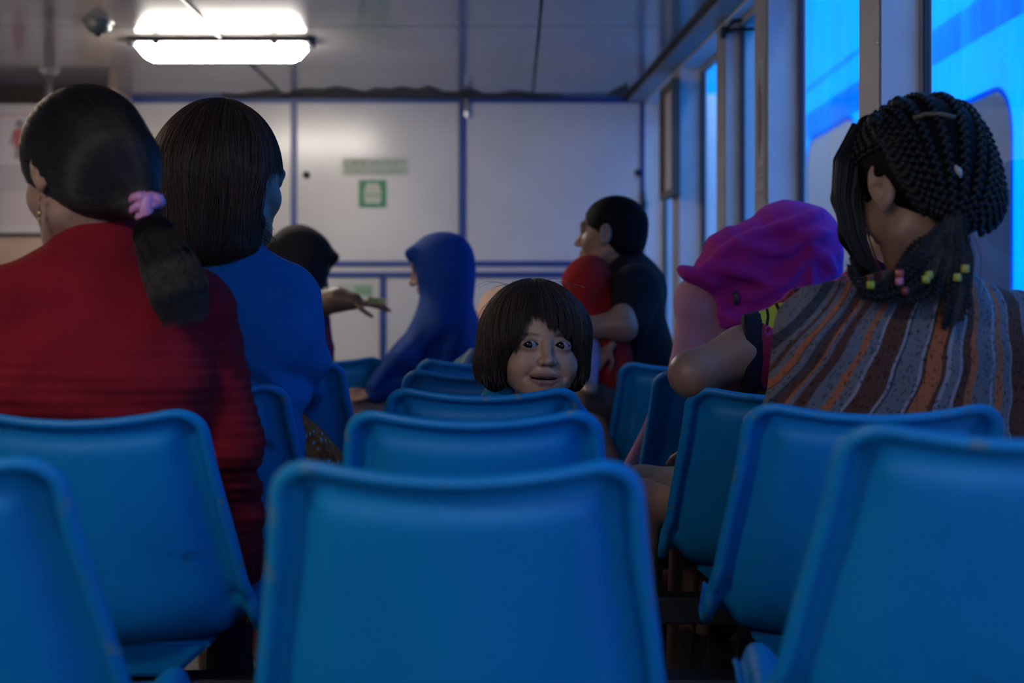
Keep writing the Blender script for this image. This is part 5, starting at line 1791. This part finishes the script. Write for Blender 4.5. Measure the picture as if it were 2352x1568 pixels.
    for i, ((x, y), c) in enumerate(beads):
        b = MB(); cc = at(x, y, 2.222)
        b.tube([cc + np.array([0, 0, -.0062]), cc + np.array([0, 0, -.0045]), cc + np.array([0, 0, .0045]), cc + np.array([0, 0, .0062])], [.0045, .0066, .0066, .0045], 12)
        b.build('bead', mat('bead_colour', c, .3), e, True)
    b = MB(); cc = at(2202, 392, 2.245); b.tube([cc + np.array([-.005, .004, .008]), cc, cc + np.array([.005, .002, -.010])], [.003, .0055, .003], 10); b.build('hair_clip', mat('pale_clip', (.45, .42, .38), .3), e, True)
braided_girl()

# ================================================================ woman in the floral dress, arm over the seat back
def floral_woman():
    d = 2.95
    e = person((.70, 3.08, .47), 'woman in a magenta, black and yellow floral dress, bent elbow over a seat back')
    F = Frame(np.array([.815, 3.06, float(at(0, 505, 3.05)[2])]), rotm(15, 14, 0), .98)
    legs, _ = seated_legs(.70, 3.08, .95)
    u = (.25, 1, 0)
    torso = [ecap((.70, 3.09, .46), (.725, 3.06, .76), (.165, .110), (.145, .095), u, .06), ecap((.725, 3.06, .76), (.765, 3.05, .97), (.145, .095), (.155, .085), u, .06),
             cap((.77, 3.05, 1.00), at(1945, 705, 2.94), .060, .055, .05), cap((.77, 3.05, 1.00), (.775, 3.20, .985), .060, .055, .05), cap((.775, 3.05, .99), (.785, 3.05, 1.07), .070, .048, .06)]
    sleeve = [ecap(at(1945, 722, 2.96), at(1850, 750, 2.95), (.068, .060), (.078, .056), (0, 0, 1), .04), ecap(at(1850, 750, 2.95), at(1790, 795, 2.94), (.078, .056), (.086, .053), (0, 0, 1), .03),
              ecap(at(1790, 795, 2.94), at(1720, 812, 2.93), (.086, .053), (.088, .050), (.12, 0, 1), .02)]
    def cuff(X, Y, Z): return X - float(at(1706, 800, 2.93)[0])
    # sleeve ends in a clean cuff: everything left of the cuff plane is removed
    cut = [fn(cuff, at(1500, 1000, 2.6), at(1706, 600, 3.3), .003, 's')]
    upper = [cap(at(1950, 735, 2.97), at(1706, 808, 2.93), .054, .048, .03), cap(at(1706, 808, 2.93), at(1590, 858, 2.90), .048, .043, .03)]
    fore = [cap(at(1590, 860, 2.90), at(1640, 868, 3.02), .042, .038, .03), cap(at(1640, 868, 3.02), at(1770, 880, 3.16), .038, .026, .02)]
    H = hand_frame(at(1785, 882, 3.18), (.75, .55, -.1), (-.2, .1, 1), .95)
    neck = [cap(F.p(0, -.022, -.05), (.78, 3.05, 1.02), .048, .054, .03)]
    other = [cap((.775, 3.21, .98), (.70, 3.33, .76), .050, .042, .04), cap((.70, 3.33, .76), (.52, 3.42, .66), .038, .027, .03)]
    H2 = hand_frame((.505, 3.43, .655), (-.85, .4, -.1), (0, 0, 1), .95)
    body(e, adult_head(F, (1, 1)) + neck, shrink(torso, .012) + [seat_cut(.70, 3.1, .46)] + shrink(legs, .012) + other, F, SKIN_MID, extra=[(upper + fore, .005), (hand_prims(H, -1, 20), .003), (hand_prims(H2, 1, 20), .003)])
    m, n, l, p = node_mat('floral_print')
    tc = n.new('ShaderNodeTexCoord')
    mp = n.new('ShaderNodeMapping'); mp.inputs['Location'].default_value = (.31, .2, .17); mp.inputs['Scale'].default_value = (1.35, 1, .62); l.new(tc.outputs['Object'], mp.inputs[0])
    n1 = n.new('ShaderNodeTexNoise'); n1.inputs['Scale'].default_value = 13; n1.inputs['Detail'].default_value = 7; n1.inputs['Roughness'].default_value = .62; n1.inputs['Distortion'].default_value = .6
    n2 = n.new('ShaderNodeTexNoise'); n2.inputs['Scale'].default_value = 8.5; n2.inputs['Detail'].default_value = 2
    l.new(mp.outputs[0], n1.inputs['Vector']); l.new(tc.outputs['Object'], n2.inputs['Vector'])
    c1 = ramp(n, [(0, (.006, .004, .010)), (.45, (.006, .004, .010)), (.47, (.16, .006, .02)), (.52, (.26, .012, .05)), (.56, (.22, .010, .015)), (.60, (.36, .03, .22)), (.64, (.12, .004, .015))], 'LINEAR'); l.new(n1.outputs['Fac'], c1.inputs[0])
    l.new(c1.outputs[0], p.inputs['Base Color']); p.inputs['Roughness'].default_value = .7; p.inputs['Specular IOR Level'].default_value = .2
    # painted yellow blossoms at fixed places of the cloth
    last = c1.outputs[0]
    for c, rr, colr in ((at(1783, 722, 2.90), .036, (.42, .36, .02)), (at(1975, 632, 3.05), .035, (.50, .22, .015)), (at(2246, 655, 3.12), .05, (.42, .32, .03))):
        vm = n.new('ShaderNodeVectorMath'); vm.operation = 'DISTANCE'; vm.inputs[1].default_value = tuple(c); l.new(tc.outputs['Object'], vm.inputs[0])
        sb = n.new('ShaderNodeMath'); sb.operation = 'MULTIPLY_ADD'; sb.inputs[1].default_value = .05; l.new(n1.outputs['Fac'], sb.inputs[0]); l.new(vm.outputs['Value'], sb.inputs[2])
        lt = n.new('ShaderNodeMath'); lt.operation = 'LESS_THAN'; lt.inputs[1].default_value = rr + .025; l.new(sb.outputs[0], lt.inputs[0])
        wv = n.new('ShaderNodeTexWave'); wv.inputs['Scale'].default_value = 14; wv.inputs['Distortion'].default_value = 3; l.new(tc.outputs['Object'], wv.inputs['Vector'])
        yl = ramp(n, [(0, (.01, .008, .004)), (.16, colr)], 'CONSTANT'); l.new(wv.outputs['Fac'], yl.inputs[0])
        mx = n.new('ShaderNodeMix'); mx.data_type = 'RGBA'; l.new(lt.outputs[0], mx.inputs['Factor']); l.new(last, mx.inputs['A']); l.new(yl.outputs[0], mx.inputs['B']); last = mx.outputs['Result']
    sx = n.new('ShaderNodeSeparateXYZ'); l.new(tc.outputs['Object'], sx.inputs[0])
    sb = n.new('ShaderNodeMath'); sb.operation = 'MULTIPLY_ADD'; sb.inputs[1].default_value = -.05; l.new(n1.outputs['Fac'], sb.inputs[0]); l.new(sx.outputs['X'], sb.inputs[2])
    lt = n.new('ShaderNodeMath'); lt.operation = 'LESS_THAN'; lt.inputs[1].default_value = float(at(1706, 0, 2.93)[0]) + .006; l.new(sb.outputs[0], lt.inputs[0])
    mx = n.new('ShaderNodeMix'); mx.data_type = 'RGBA'; l.new(lt.outputs[0], mx.inputs['Factor']); l.new(last, mx.inputs['A']); mx.inputs['B'].default_value = (.008, .006, .014, 1); last = mx.outputs['Result']
    l.new(last, p.inputs['Base Color'])
    dress(e, 'dress', torso + [seat_cut(.70, 3.1)] + sleeve + cut, .005, m, folds(51, .004, 30), 1)
    add_legs(e, .66, 3.08, .75, cloth_mat('beige_trousers', (.20, .155, .12)), SHOE, r=.085)
    shell = [F.ell((0, -.016, .034), (.086, .110, .094)), F.ell((0, -.06, -.03), (.078, .06, .07), k=.04)]
    cuts = [F.ell((0, .112, -.058), (.095, .085, .098), k=.006, op='s')]
    V, Q = surface(shell + cuts, .006); body_mesh('hair', relax(V, Q, 1), Q, M['hair_base'], e)
    # lap cloth seen between the seats
floral_woman()

# ================================================================ woman under the magenta shawl
def shawl_woman():
    d = 3.68
    e = person((.62, 3.80, .47), 'woman in a pale pink dress with a magenta shawl over her head')
    F = Frame(at(1800, 575, 3.74), rotm(12, 35, -10), 1.0)
    legs, _ = seated_legs(.60, 3.82)
    dressp = [ecap(at(1690, 1090, 3.78), at(1690, 900, 3.76), (.165, .12), (.165, .115), (1, 0, 0), .05), ecap(at(1690, 900, 3.76), at(1715, 740, 3.74), (.165, .115), (.150, .105), (1, 0, 0), .05),
              cap(at(1730, 720, 3.74), at(1615, 700, 3.72), .062, .050, .05), cap(at(1760, 720, 3.74), at(1880, 690, 3.74), .062, .055, .05),
              cap(at(1600, 720, 3.70), at(1585, 850, 3.72), .052, .050, .04), cap(at(1585, 850, 3.72), at(1640, 940, 3.95), .044, .034, .03),
              cap(at(1880, 700, 3.74), at(1838, 850, 3.78), .055, .046, .04), cap(at(1838, 850, 3.78), at(1815, 940, 3.98), .044, .034, .03),
              ecap(at(1590, 680, 3.70), at(1612, 655, 3.70), (.045, .05), (.04, .05), (1, 0, 0), .04)]
    drape = [ecap(at(1545, 890, 3.68), at(1458, 1062, 3.69), (.050, .03), (.028, .022), (1, 0, .45), .04)]
    neck = [cap(F.p(0, -.022, -.05), at(1765, 690, 3.74), .048, .056, .03)]
    H = hand_frame(at(1650, 950, 3.99), (.3, .8, -.2), (0, 0, 1), .95); H2 = hand_frame(at(1808, 950, 4.02), (-.3, .8, -.2), (0, 0, 1), .95)
    body(e, adult_head(F, (0, 0)) + neck, shrink(dressp, .012) + [seat_cut(.6, 3.8, .46)] + shrink(legs, .012), F, SKIN_TAN, h=.004, extra=[(hand_prims(H, -1, 20), .0035), (hand_prims(H2, 1, 20), .0035)])
    pink = cloth_mat('pale_pink_cloth', (.46, .22, .30), .85, .1)
    dress(e, 'dress', dressp + drape + [seat_cut(.6, 3.8)], .0065, pink, folds(61, .005, 22), 2)
    add_legs(e, .58, 3.85, 0.1, pink, SHOE, r=.085, skirt=True)
    # shawl
    sh = [ell(at(1818, 552, 3.74), (rp(92, d), .125, rp(92, d)), None, .03), ell(at(1868, 545, 3.76), (rp(46, d), .10, rp(66, d)), None, .04),
          ecap(at(1800, 540, 3.70), at(1700, 585, 3.68), (.060, .10), (.055, .085), (.4, 0, 1), .06), ecap(at(1710, 590, 3.68), at(1612, 642, 3.66), (.052, .085), (.024, .07), (.5, 0, 1), .06),
          ecap(at(1840, 590, 3.70), at(1790, 690, 3.665), (.085, .09), (.100, .07), (1, 0, 0), .05), ecap(at(1900, 590, 3.74), at(1908, 660, 3.74), (.025, .09), (.030, .08), (1, 0, 0), .04),
          ecap(at(1690, 640, 3.64), at(1690, 748, 3.615), (.052, .014), (.048, .010), (1, 0, 0), .03), ecap(at(1755, 640, 3.66), at(1765, 735, 3.635), (.065, .03), (.060, .016), (1, 0, 0), .04),
          ecap(at(1860, 660, 3.70), at(1890, 720, 3.70), (.06, .06), (.05, .05), (1, 0, 0), .05)]
    def warp(X, Y, Z):
        a = X * .55 + Z * .83
        b_ = np.sin(a * 46 + 3.0 * np.sin(X * 11 - Z * 5)); c_ = np.sin((X * .9 - Z * .35) * 60 + 2 * np.sin(a * 9))
        return .0030 * (np.abs(b_) - .6) + .0012 * (np.abs(c_) - .6) + folds(63, .0008, 40)(X, Y, Z)
    lines = [([(1640, 592), (1720, 545), (1800, 520), (1882, 490)], .010), ([(1612, 626), (1640, 614), (1715, 628), (1775, 660)], .012), ([(1705, 565), (1790, 578), (1850, 545), (1892, 535)], .010),
             ([(1860, 550), (1863, 640), (1856, 690)], .006), ([(1868, 572), (1898, 598), (1915, 622)], .010), ([(1660, 722), (1740, 748), (1830, 734)], .010), ([(1720, 690), (1800, 650), (1845, 600)], .008)]
    base_ = list(sh)
    for pts, rr in lines:
        pts = catmull([(x, y, 0) for x, y in pts], 4); pr = []
        for x, y, _ in pts:
            P = at(x, y, 3.3)[None]; ray = unit(P - np.array([[0, 0, EYE]]))
            for _i in range(40):
                P = P + ray * np.clip(field_points(base_, P), -.03, .03)[:, None]
            pr.append(P[0] if P[0][1] < 3.95 else None)
        for a_, b_ in zip(pr[:-1], pr[1:]):
            if a_ is not None and b_ is not None and np.linalg.norm(a_ - b_) < .09: sh.append(cap(a_, b_, rr, rr, .016))
    ms = cloth_mat('magenta_shawl', (.37, .018, .235), .9, .12, 25, .3, 500)
    dress(e, 'shawl', sh, .0055, ms, warp, 2)
    # fringe along the hanging edge
    r = np.random.default_rng(9)
    N = 160; S = np.zeros((N, 6, 3))
    for i in range(N):
        q = r.random()
        if q < .62: x0, y0, vx, vy = 1639 + 8 * (q / .62) ** 2, 612 + 145 * q / .62, -7 - 5 * r.random(), 3 * r.normal()
        else: x0, y0, vx, vy = 1648 + 70 * (q - .62) / .38, 758 + 3 * r.normal(), 2 * r.normal(), 8 + 6 * r.random()
        for k, u in enumerate(np.linspace(0, 1, 6)):
            S[i, k] = at(x0 + vx * u, y0 + vy * u + 4 * u * u, 3.615)
    o = curve_object('fringe', S, .0012, ms, None, .5); o.parent = e
    b = MB(); b.tube([at(1687, 668, 3.60), at(1691, 684, 3.598), at(1690, 700, 3.602)], [.006, .0075, .005], 8); b.build('shawl_clip', mat('dark_hair_clip', (.05, .03, .03), .3), e, True)
shawl_woman()

# ================================================================ man in black holding a child in red
def man():
    d = 4.50
    e = person((.36, 4.5, .47), 'man in a black shirt in profile holding a child in red')
    F = Frame(at(1404, 538, 4.50), rotm(68, -4, 0), 1.02)
    u = (0, 1, 0)
    torso = [ecap(at(1455, 930, 4.52), at(1458, 800, 4.52), (.165, .108), (.170, .105), u, .05), ecap(at(1458, 800, 4.52), at(1455, 690, 4.50), (.170, .105), (.185, .098), u, .06),
             cap(at(1452, 665, 4.50), at(1462, 655, 4.32), .075, .06, .06), cap(at(1452, 665, 4.50), at(1450, 655, 4.68), .075, .06, .06), cap(at(1452, 660, 4.50), at(1432, 598, 4.50), .085, .060, .06)]
    sleeve = [cap(at(1465, 668, 4.31), at(1452, 735, 4.27), .062, .060, .04), cap(at(1440, 660, 4.70), at(1420, 760, 4.72), .058, .055, .04)]
    arm = [cap(at(1462, 680, 4.31), at(1432, 745, 4.25), .050, .046, .03), cap(at(1432, 745, 4.25), at(1345, 752, 4.24), .043, .032, .03),
           cap(at(1420, 760, 4.72), at(1380, 820, 4.62), .042, .034, .03), cap(at(1380, 820, 4.62), at(1335, 800, 4.50), .034, .026, .02)]
    H = hand_frame(at(1338, 752, 4.25), (-.9, .3, .05), (0, -.9, .2), 1.0); H2 = hand_frame(at(1330, 798, 4.48), (-.5, -.7, .2), (-.6, .3, .4), 1.0)
    hip1, hip2 = at(1445, 945, 4.42), at(1450, 945, 4.62)
    kn1, kn2 = at(1335, 905, 4.34), at(1300, 915, 4.70)
    legs = [cap(hip1, kn1, .082, .062, .03), cap(hip2, kn2, .082, .062, .03)]
    shin = [cap(kn1, at(1385, 1060, 4.34), .058, .046, .03), cap(at(1385, 1060, 4.34), at(1392, 1330, 4.36), .046, .036, .03), cap(kn2, at(1310, 1360, 4.72), .056, .038, .03)]
    neck = [cap(F.p(0, -.022, -.05), at(1440, 630, 4.50), .054, .062, .03)]
    body(e, adult_head(F, (1, 1)) + neck, shrink(torso, .012) + arm + shin + shrink(legs, .01), F, (.27, .155, .10), h=.0032, hc=.008, extra=[(hand_prims(H, -1, 28), .0035), (hand_prims(H2, 1, 28), .0035)])
    dress(e, 'black_shirt', torso + sleeve, .007, cloth_mat('black_cotton', (.008, .008, .011), .9), folds(71, .004, 28))
    dress(e, 'shorts', [cap(hip1, lap(hip1, kn1, .72), .092, .086, .03), cap(hip2, lap(hip2, kn2, .72), .092, .086, .03)], .008, cloth_mat('grey_brown_shorts', (.07, .055, .05), .9), folds(72, .004, 30))
    shell = [F.ell((0, -.014, .034), (.079, .101, .086)), F.ell((0, -.052, -.02), (.070, .056, .06), k=.03)]
    cuts = [F.ell((0, .118, -.04), (.10, .085, .105), k=.005, op='s'), F.ell((-.086, .022, -.075), (.05, .050, .062), k=.005, op='s'), F.ell((.086, .022, -.075), (.05, .050, .062), k=.005, op='s'), F.ell((-.084, -.006, -.02), (.022, .022, .036), k=.004, op='s')]
    V, Q = surface(shell + cuts, .0045, lambda X, Y, Z: .0008 * np.sin(X * 700) * np.sin(Y * 700) * np.sin(Z * 700)); body_mesh('hair', relax(V, Q, 1, .3), Q, M['hair_base'], e)
    for q in (at(1392, 1360, 4.36), at(1310, 1390, 4.72)):
        q = q.copy(); q[2] = .05
        V, Q = surface([ell(q + np.array([-.05, 0, -.015]), (.12, .045, .034), None, .02), cap(q, q + np.array([0, 0, .06]), .04, .04, .03)], .006); body_mesh('shoe', relax(V, Q, 1), Q, SHOE, e)
man()

def held_child():
    e = person(tuple(at(1385, 860, 4.33)), 'child in a red hooded top held against the chest of the man in black')
    red = cloth_mat('red_fleece', (.34, .016, .013), .95, .15)
    F = Frame(at(1354, 640, 4.37), rotm(-60, 5, 10), .60)
    top = [ell(at(1354, 640, 4.37), (rp(54, 4.37), .075, rp(56, 4.37)), None, .03), ell(at(1345, 655, 4.36), (rp(48, 4.36), .07, rp(46, 4.36)), None, .03),
           ecap(at(1368, 715, 4.38), at(1392, 845, 4.37), (.070, .07), (.085, .085), (1, 0, 0), .05), cap(at(1340, 700, 4.33), at(1400, 790, 4.29), .036, .030, .04), cap(at(1400, 700, 4.36), at(1420, 800, 4.34), .036, .032, .04)]
    open_ = [F.ell((.0, .10, -.02), (.055, .05, .062), k=.008, op='s')]
    pants = [cap(at(1380, 860, 4.36), at(1345, 800, 4.27), .044, .038, .03), cap(at(1345, 800, 4.27), at(1352, 872, 4.24), .038, .030, .03), cap(at(1400, 870, 4.38), at(1360, 850, 4.42), .044, .036, .03)]
    foot = [cap(at(1352, 872, 4.24), at(1356, 890, 4.24), .024, .022, .02), ell(at(1350, 896, 4.22), (.022, .048, .018), None, .02)]
    hand = hand_frame(at(1398, 800, 4.255), (-.5, .1, -.6), (-.2, -1, .1), .55)
    body(e, adult_head(F, (0, 0)), shrink(top, .012) + shrink(pants, .01), F, SKIN_MID, h=.003, hc=.009, extra=[(foot, .005), (hand_prims(hand, 1, 20), .0028)])
    dress(e, 'red_hooded_top', top, .006, red, folds(81, .003, 40))
    dress(e, 'trousers', pants, .006, cloth_mat('lilac_trousers', (.26, .24, .38), .9), folds(82, .003, 40))
held_child()

# ================================================================ woman in the royal blue veil
def veiled_woman():
    d = 4.90
    e = person((-.22, 5.05, .47), 'woman in a long royal blue veil in profile, bending over her lap')
    F = Frame(at(1008, 612, 4.92), rotm(80, 14, 0), .98)
    u = (0, 1, 0)
    veil = [F.ell((0, -.018, .022), (.090, .112, .098)), F.ell((0, -.01, -.04), (.084, .09, .085), k=.03), F.cap((-.05, .080, .064), (.05, .080, .064), .016, .016, .04),
            ecap(at(1028, 640, 4.92), at(1035, 760, 4.95), (.095, .085), (.17, .085), u, .06), ecap(at(1035, 760, 4.95), at(1040, 850, 4.97), (.18, .088), (.19, .090), u, .05),
            ecap(at(1000, 720, 4.90), at(935, 820, 4.86), (.10, .05), (.12, .045), u, .06), ecap(at(935, 820, 4.86), at(865, 885, 4.80), (.10, .042), (.07, .030), u, .05)]
    face_hole = [F.ell((0, .128, -.040), (.062, .074, .088), k=.008, op='s')]
    sleeve = [cap(at(1015, 775, 4.84), at(975, 862, 4.83), .052, .046, .04), cap(at(975, 862, 4.83), at(862, 900, 4.78), .046, .036, .03), cap(at(1010, 770, 5.12), at(985, 860, 5.14), .055, .048, .04), cap(at(985, 860, 5.14), at(865, 893, 4.98), .046, .036, .03)]
    torso = [ecap(at(1045, 960, 4.97), at(1040, 820, 4.96), (.18, .11), (.17, .10), u, .05)]
    hips = [at(1045, 955, 4.87), at(1045, 955, 5.07)]
    kn = [h + np.array([-.33, 0, .01]) for h in hips]
    skirt = [cap(hips[0], kn[0], .088, .075, .04), cap(hips[1], kn[1], .088, .075, .04)]
    for k in kn:
        q = k.copy(); q[2] = .10; skirt.append(cap(k, q, .075, .08, .04))
    H = hand_frame(at(858, 902, 4.78), (-.95, .1, -.25), (-.1, -.3, .9), .95); H2 = hand_frame(at(860, 896, 4.97), (-.9, -.2, -.3), (-.1, .2, .9), .95)
    neck = [cap(F.p(0, -.022, -.05), at(1035, 720, 4.93), .048, .055, .03)]
    body(e, adult_head(F, (0, 0)) + neck, shrink(torso, .012) + shrink(skirt, .014) + shrink(sleeve, .010), F, SKIN_TAN, h=.0034, extra=[(hand_prims(H, -1, 26), .0035), (hand_prims(H2, 1, 26), .0035)])
    bm_ = cloth_mat('royal_blue_veil', (.003, .050, .27), .75, .1)
    bd = cloth_mat('royal_blue_dress', (.003, .045, .24), .8, .1)
    def warp(X, Y, Z):
        w = np.clip((EYE + (HORIZON - 680) * d / FPX - Z) / .1, 0, 1)
        return .006 * w * np.sin((X * .86 - Z * .5) * 70 + 3 * np.sin(Y * 12)) + folds(91, .0025, 30)(X, Y, Z)
    dress(e, 'veil', veil + face_hole, .0065, bm_, warp, 2)
    dress(e, 'dress', torso + sleeve, .008, bd, folds(92, .004, 30))
    dress(e, 'skirt', skirt, .01, cloth_mat('rose_grey_skirt', (.30, .20, .21), .85), folds(93, .005, 30))
    for k in kn:
        q = k.copy(); q[2] = .04
        V, Q = surface([ell(q + np.array([-.05, 0, 0]), (.12, .045, .034), None, .02)], .007); body_mesh('shoe', V, Q, SHOE, e)
veiled_woman()

# ================================================================ woman in the dark head cloth stretching out her arm
def dark_hijab_woman():
    d = 5.0
    e = person((-.72, 5.05, .47), 'woman in a dark head cloth and pink top reaching out one arm')
    F = Frame(at(694, 604, 5.0), rotm(-72, 26, 0), 1.0)
    u = (0, 1, 0)
    cloth = [F.ell((0, -.016, .030), (.088, .112, .098)), F.ell((0, -.075, -.010), (.060, .075, .060), k=.03), F.ell((0, .03, -.04), (.080, .075, .09), k=.03),
             ecap(at(685, 640, 5.0), at(690, 690, 5.0), (.10, .075), (.14, .07), u, .05), F.cap((-.05, .085, .062), (.05, .085, .062), .020, .020, .03)]
    hole = [F.ell((0, .128, -.055), (.050, .055, .082), k=.008, op='s')]
    top = [ecap(at(700, 960, 5.02), at(702, 830, 5.01), (.17, .098), (.155, .088), u, .05), ecap(at(702, 830, 5.01), at(700, 700, 5.0), (.155, .088), (.17, .085), u, .05),
           cap(at(705, 690, 4.86), at(728, 700, 4.82), .056, .05, .04), cap(at(700, 690, 5.14), at(705, 790, 5.16), .056, .05, .04)]
    arm = [cap(at(726, 700, 4.82), at(775, 688, 4.78), .046, .040, .03), cap(at(775, 688, 4.78), at(812, 692, 4.76), .038, .030, .02), cap(at(705, 790, 5.16), at(745, 850, 5.08), .04, .03, .02)]
    H = hand_frame(at(812, 692, 4.758), (.97, 0, -.16), (.15, -.15, .95), .80); H2 = hand_frame(at(750, 853, 5.07), (.8, -.2, -.2), (.1, 0, .9), .95)
    neck = [cap(F.p(0, -.022, -.05), at(692, 700, 5.0), .048, .055, .03)]
    hips = [at(636, 960, 5.0), at(724, 960, 5.0)]
    kn = [h + np.array([.10, .37, .01]) for h in hips]
    skirt = [cap(hips[0], kn[0], .088, .075, .04), cap(hips[1], kn[1], .088, .075, .04)]
    for k in kn:
        q = k.copy(); q[2] = .10; skirt.append(cap(k, q, .07, .075, .04))
    # lap stays behind the seats: skirt pointing along the aisle
    body(e, adult_head(F, (0, 0)) + neck, shrink(top, .012) + arm + shrink(skirt, .014), F, (.13, .075, .048), h=.0034, hc=.008, extra=[(hand_prims(H, -1, 7), .0032), (hand_prims(H2, 1, 20), .0035)])
    dress(e, 'head_cloth', cloth + hole, .0065, cloth_mat('dark_head_cloth', (.016, .014, .014), .85), folds(101, .003, 35))
    dress(e, 'pink_top', top, .008, cloth_mat('salmon_pink_top', (.48, .17, .18), .85), folds(102, .004, 30))
    dress(e, 'sash', [cap(at(748, 735, 4.93), at(757, 800, 4.93), .016, .014, .02), cap(at(757, 800, 4.93), at(749, 870, 4.95), .014, .014, .02)], .005, cloth_mat('violet_sash', (.16, .05, .15), .9))
    dress(e, 'skirt', skirt, .01, cloth_mat('dark_skirt', (.03, .03, .04), .85), folds(103, .005, 30))
    for k in kn:
        q = k.copy(); q[2] = .04
        V, Q = surface([ell(q + np.array([.05, 0, 0]), (.12, .045, .034), None, .02)], .007); body_mesh('shoe', V, Q, SHOE, e)
    # slip of paper in the fingers
    c = at(866, 690, 4.750)
    t = empty('paper_slip', tuple(c), 'small yellow green paper slip between the fingers of the outstretched hand', 'paper')
    b = MB(); b.box((-.032, -.001, -.010), (.030, .001, .010), .0004, Matrix.Rotation(math.radians(8), 4, 'Y')); b.build('sheet', mat('yellow_green_paper', (.36, .38, .13), .6), t)
    b = MB(); b.box((-.026, -.0016, -.004), (.005, -.0008, .004), 0, Matrix.Rotation(math.radians(8), 4, 'Y')); b.build('print', mat('green_print', (.18, .24, .08), .6), t)
dark_hijab_woman()

# ================================================================ figure in a peach veil at the very back
def peach_woman():
    d = 5.75
    e = person((-.09, 5.8, .0), 'figure in a pale peach veil almost hidden behind the hair of the small girl')
    F = Frame(at(1150, 722, d), rotm(60, 10, 0), .95)
    veil = [F.ell((0, -.016, .024), (.088, .112, .098)), F.ell((0, -.01, -.04), (.084, .09, .085), k=.03), ecap(at(1152, 745, d), at(1150, 850, d), (.085, .085), (.16, .10), (1, 0, 0), .06)]
    hole = [F.ell((0, .118, -.045), (.052, .062, .085), k=.008, op='s')]
    gown = [ecap(at(1150, 1010, d + .02), at(1150, 830, d), (.17, .12), (.165, .10), (1, 0, 0), .05), cap(at(1080, 830, d), at(1070, 930, d - .03), .05, .045, .04), cap(at(1220, 830, d), at(1230, 930, d - .03), .05, .045, .04)]
    z0 = at(0, 1010, d)[2]
    lower = [ecap(at(1150, 1010, d + .02), np.array([at(1150, 0, d)[0], d, .17]), (.17, .13), (.20, .15), (1, 0, 0), .04)]
    H = hand_frame(at(1075, 945, d - .05), (.3, -.2, -.8), (-.6, -.6, 0), .95); H2 = hand_frame(at(1225, 945, d - .05), (-.3, -.2, -.8), (.6, -.6, 0), .95)
    body(e, adult_head(F, (0, 0)) + [cap(F.p(0, -.02, -.05), at(1150, 800, d), .048, .055, .03)], shrink(gown, .012), F, SKIN_TAN, h=.004, extra=[(hand_prims(H, -1, 20), .004), (hand_prims(H2, 1, 20), .004)])
    pm = cloth_mat('peach_veil', (.52, .34, .26), .85)
    dress(e, 'veil', veil + hole, .008, pm, folds(111, .003, 30))
    dress(e, 'gown', gown + lower, .011, cloth_mat('beige_gown', (.34, .25, .20), .85), folds(112, .005, 25))
    for s in (-1, 1):
        q = np.array([at(1150, 0, d)[0] + s * .09, d - .07, .04])
        V, Q = surface([ell(q, (.045, .12, .036), None, .02)], .007); body_mesh('shoe', V, Q, SHOE, e)
peach_woman()

# teal bundle on the seat beside the royal blue veil
c = at(1078, 838, 4.62)
t = empty('cloth_bag', (float(c[0]), 4.62, .45), 'small teal and white bundle beside the hem of the royal blue veil', 'bag', None, True)
V, Q = surface([ecap(np.array([c[0], 4.62, .517]), at(1080, 850, 4.62), (.075, .06), (.06, .045), (1, 0, 0), .03), cap(at(1072, 845, 4.6), at(1084, 815, 4.6), .022, .016, .03)], .006, folds(121, .004, 50))
body_mesh('bundle', relax(V, Q, 1), Q, cloth_mat('teal_cloth', (.05, .20, .24), .8, .3), t)
V, Q = surface([cap(at(1066, 838, 4.565), at(1084, 808, 4.575), .014, .012, .02)], .004)
body_mesh('pale_strap', relax(V, Q, 1), Q, cloth_mat('pale_strap', (.30, .36, .38), .8), t)
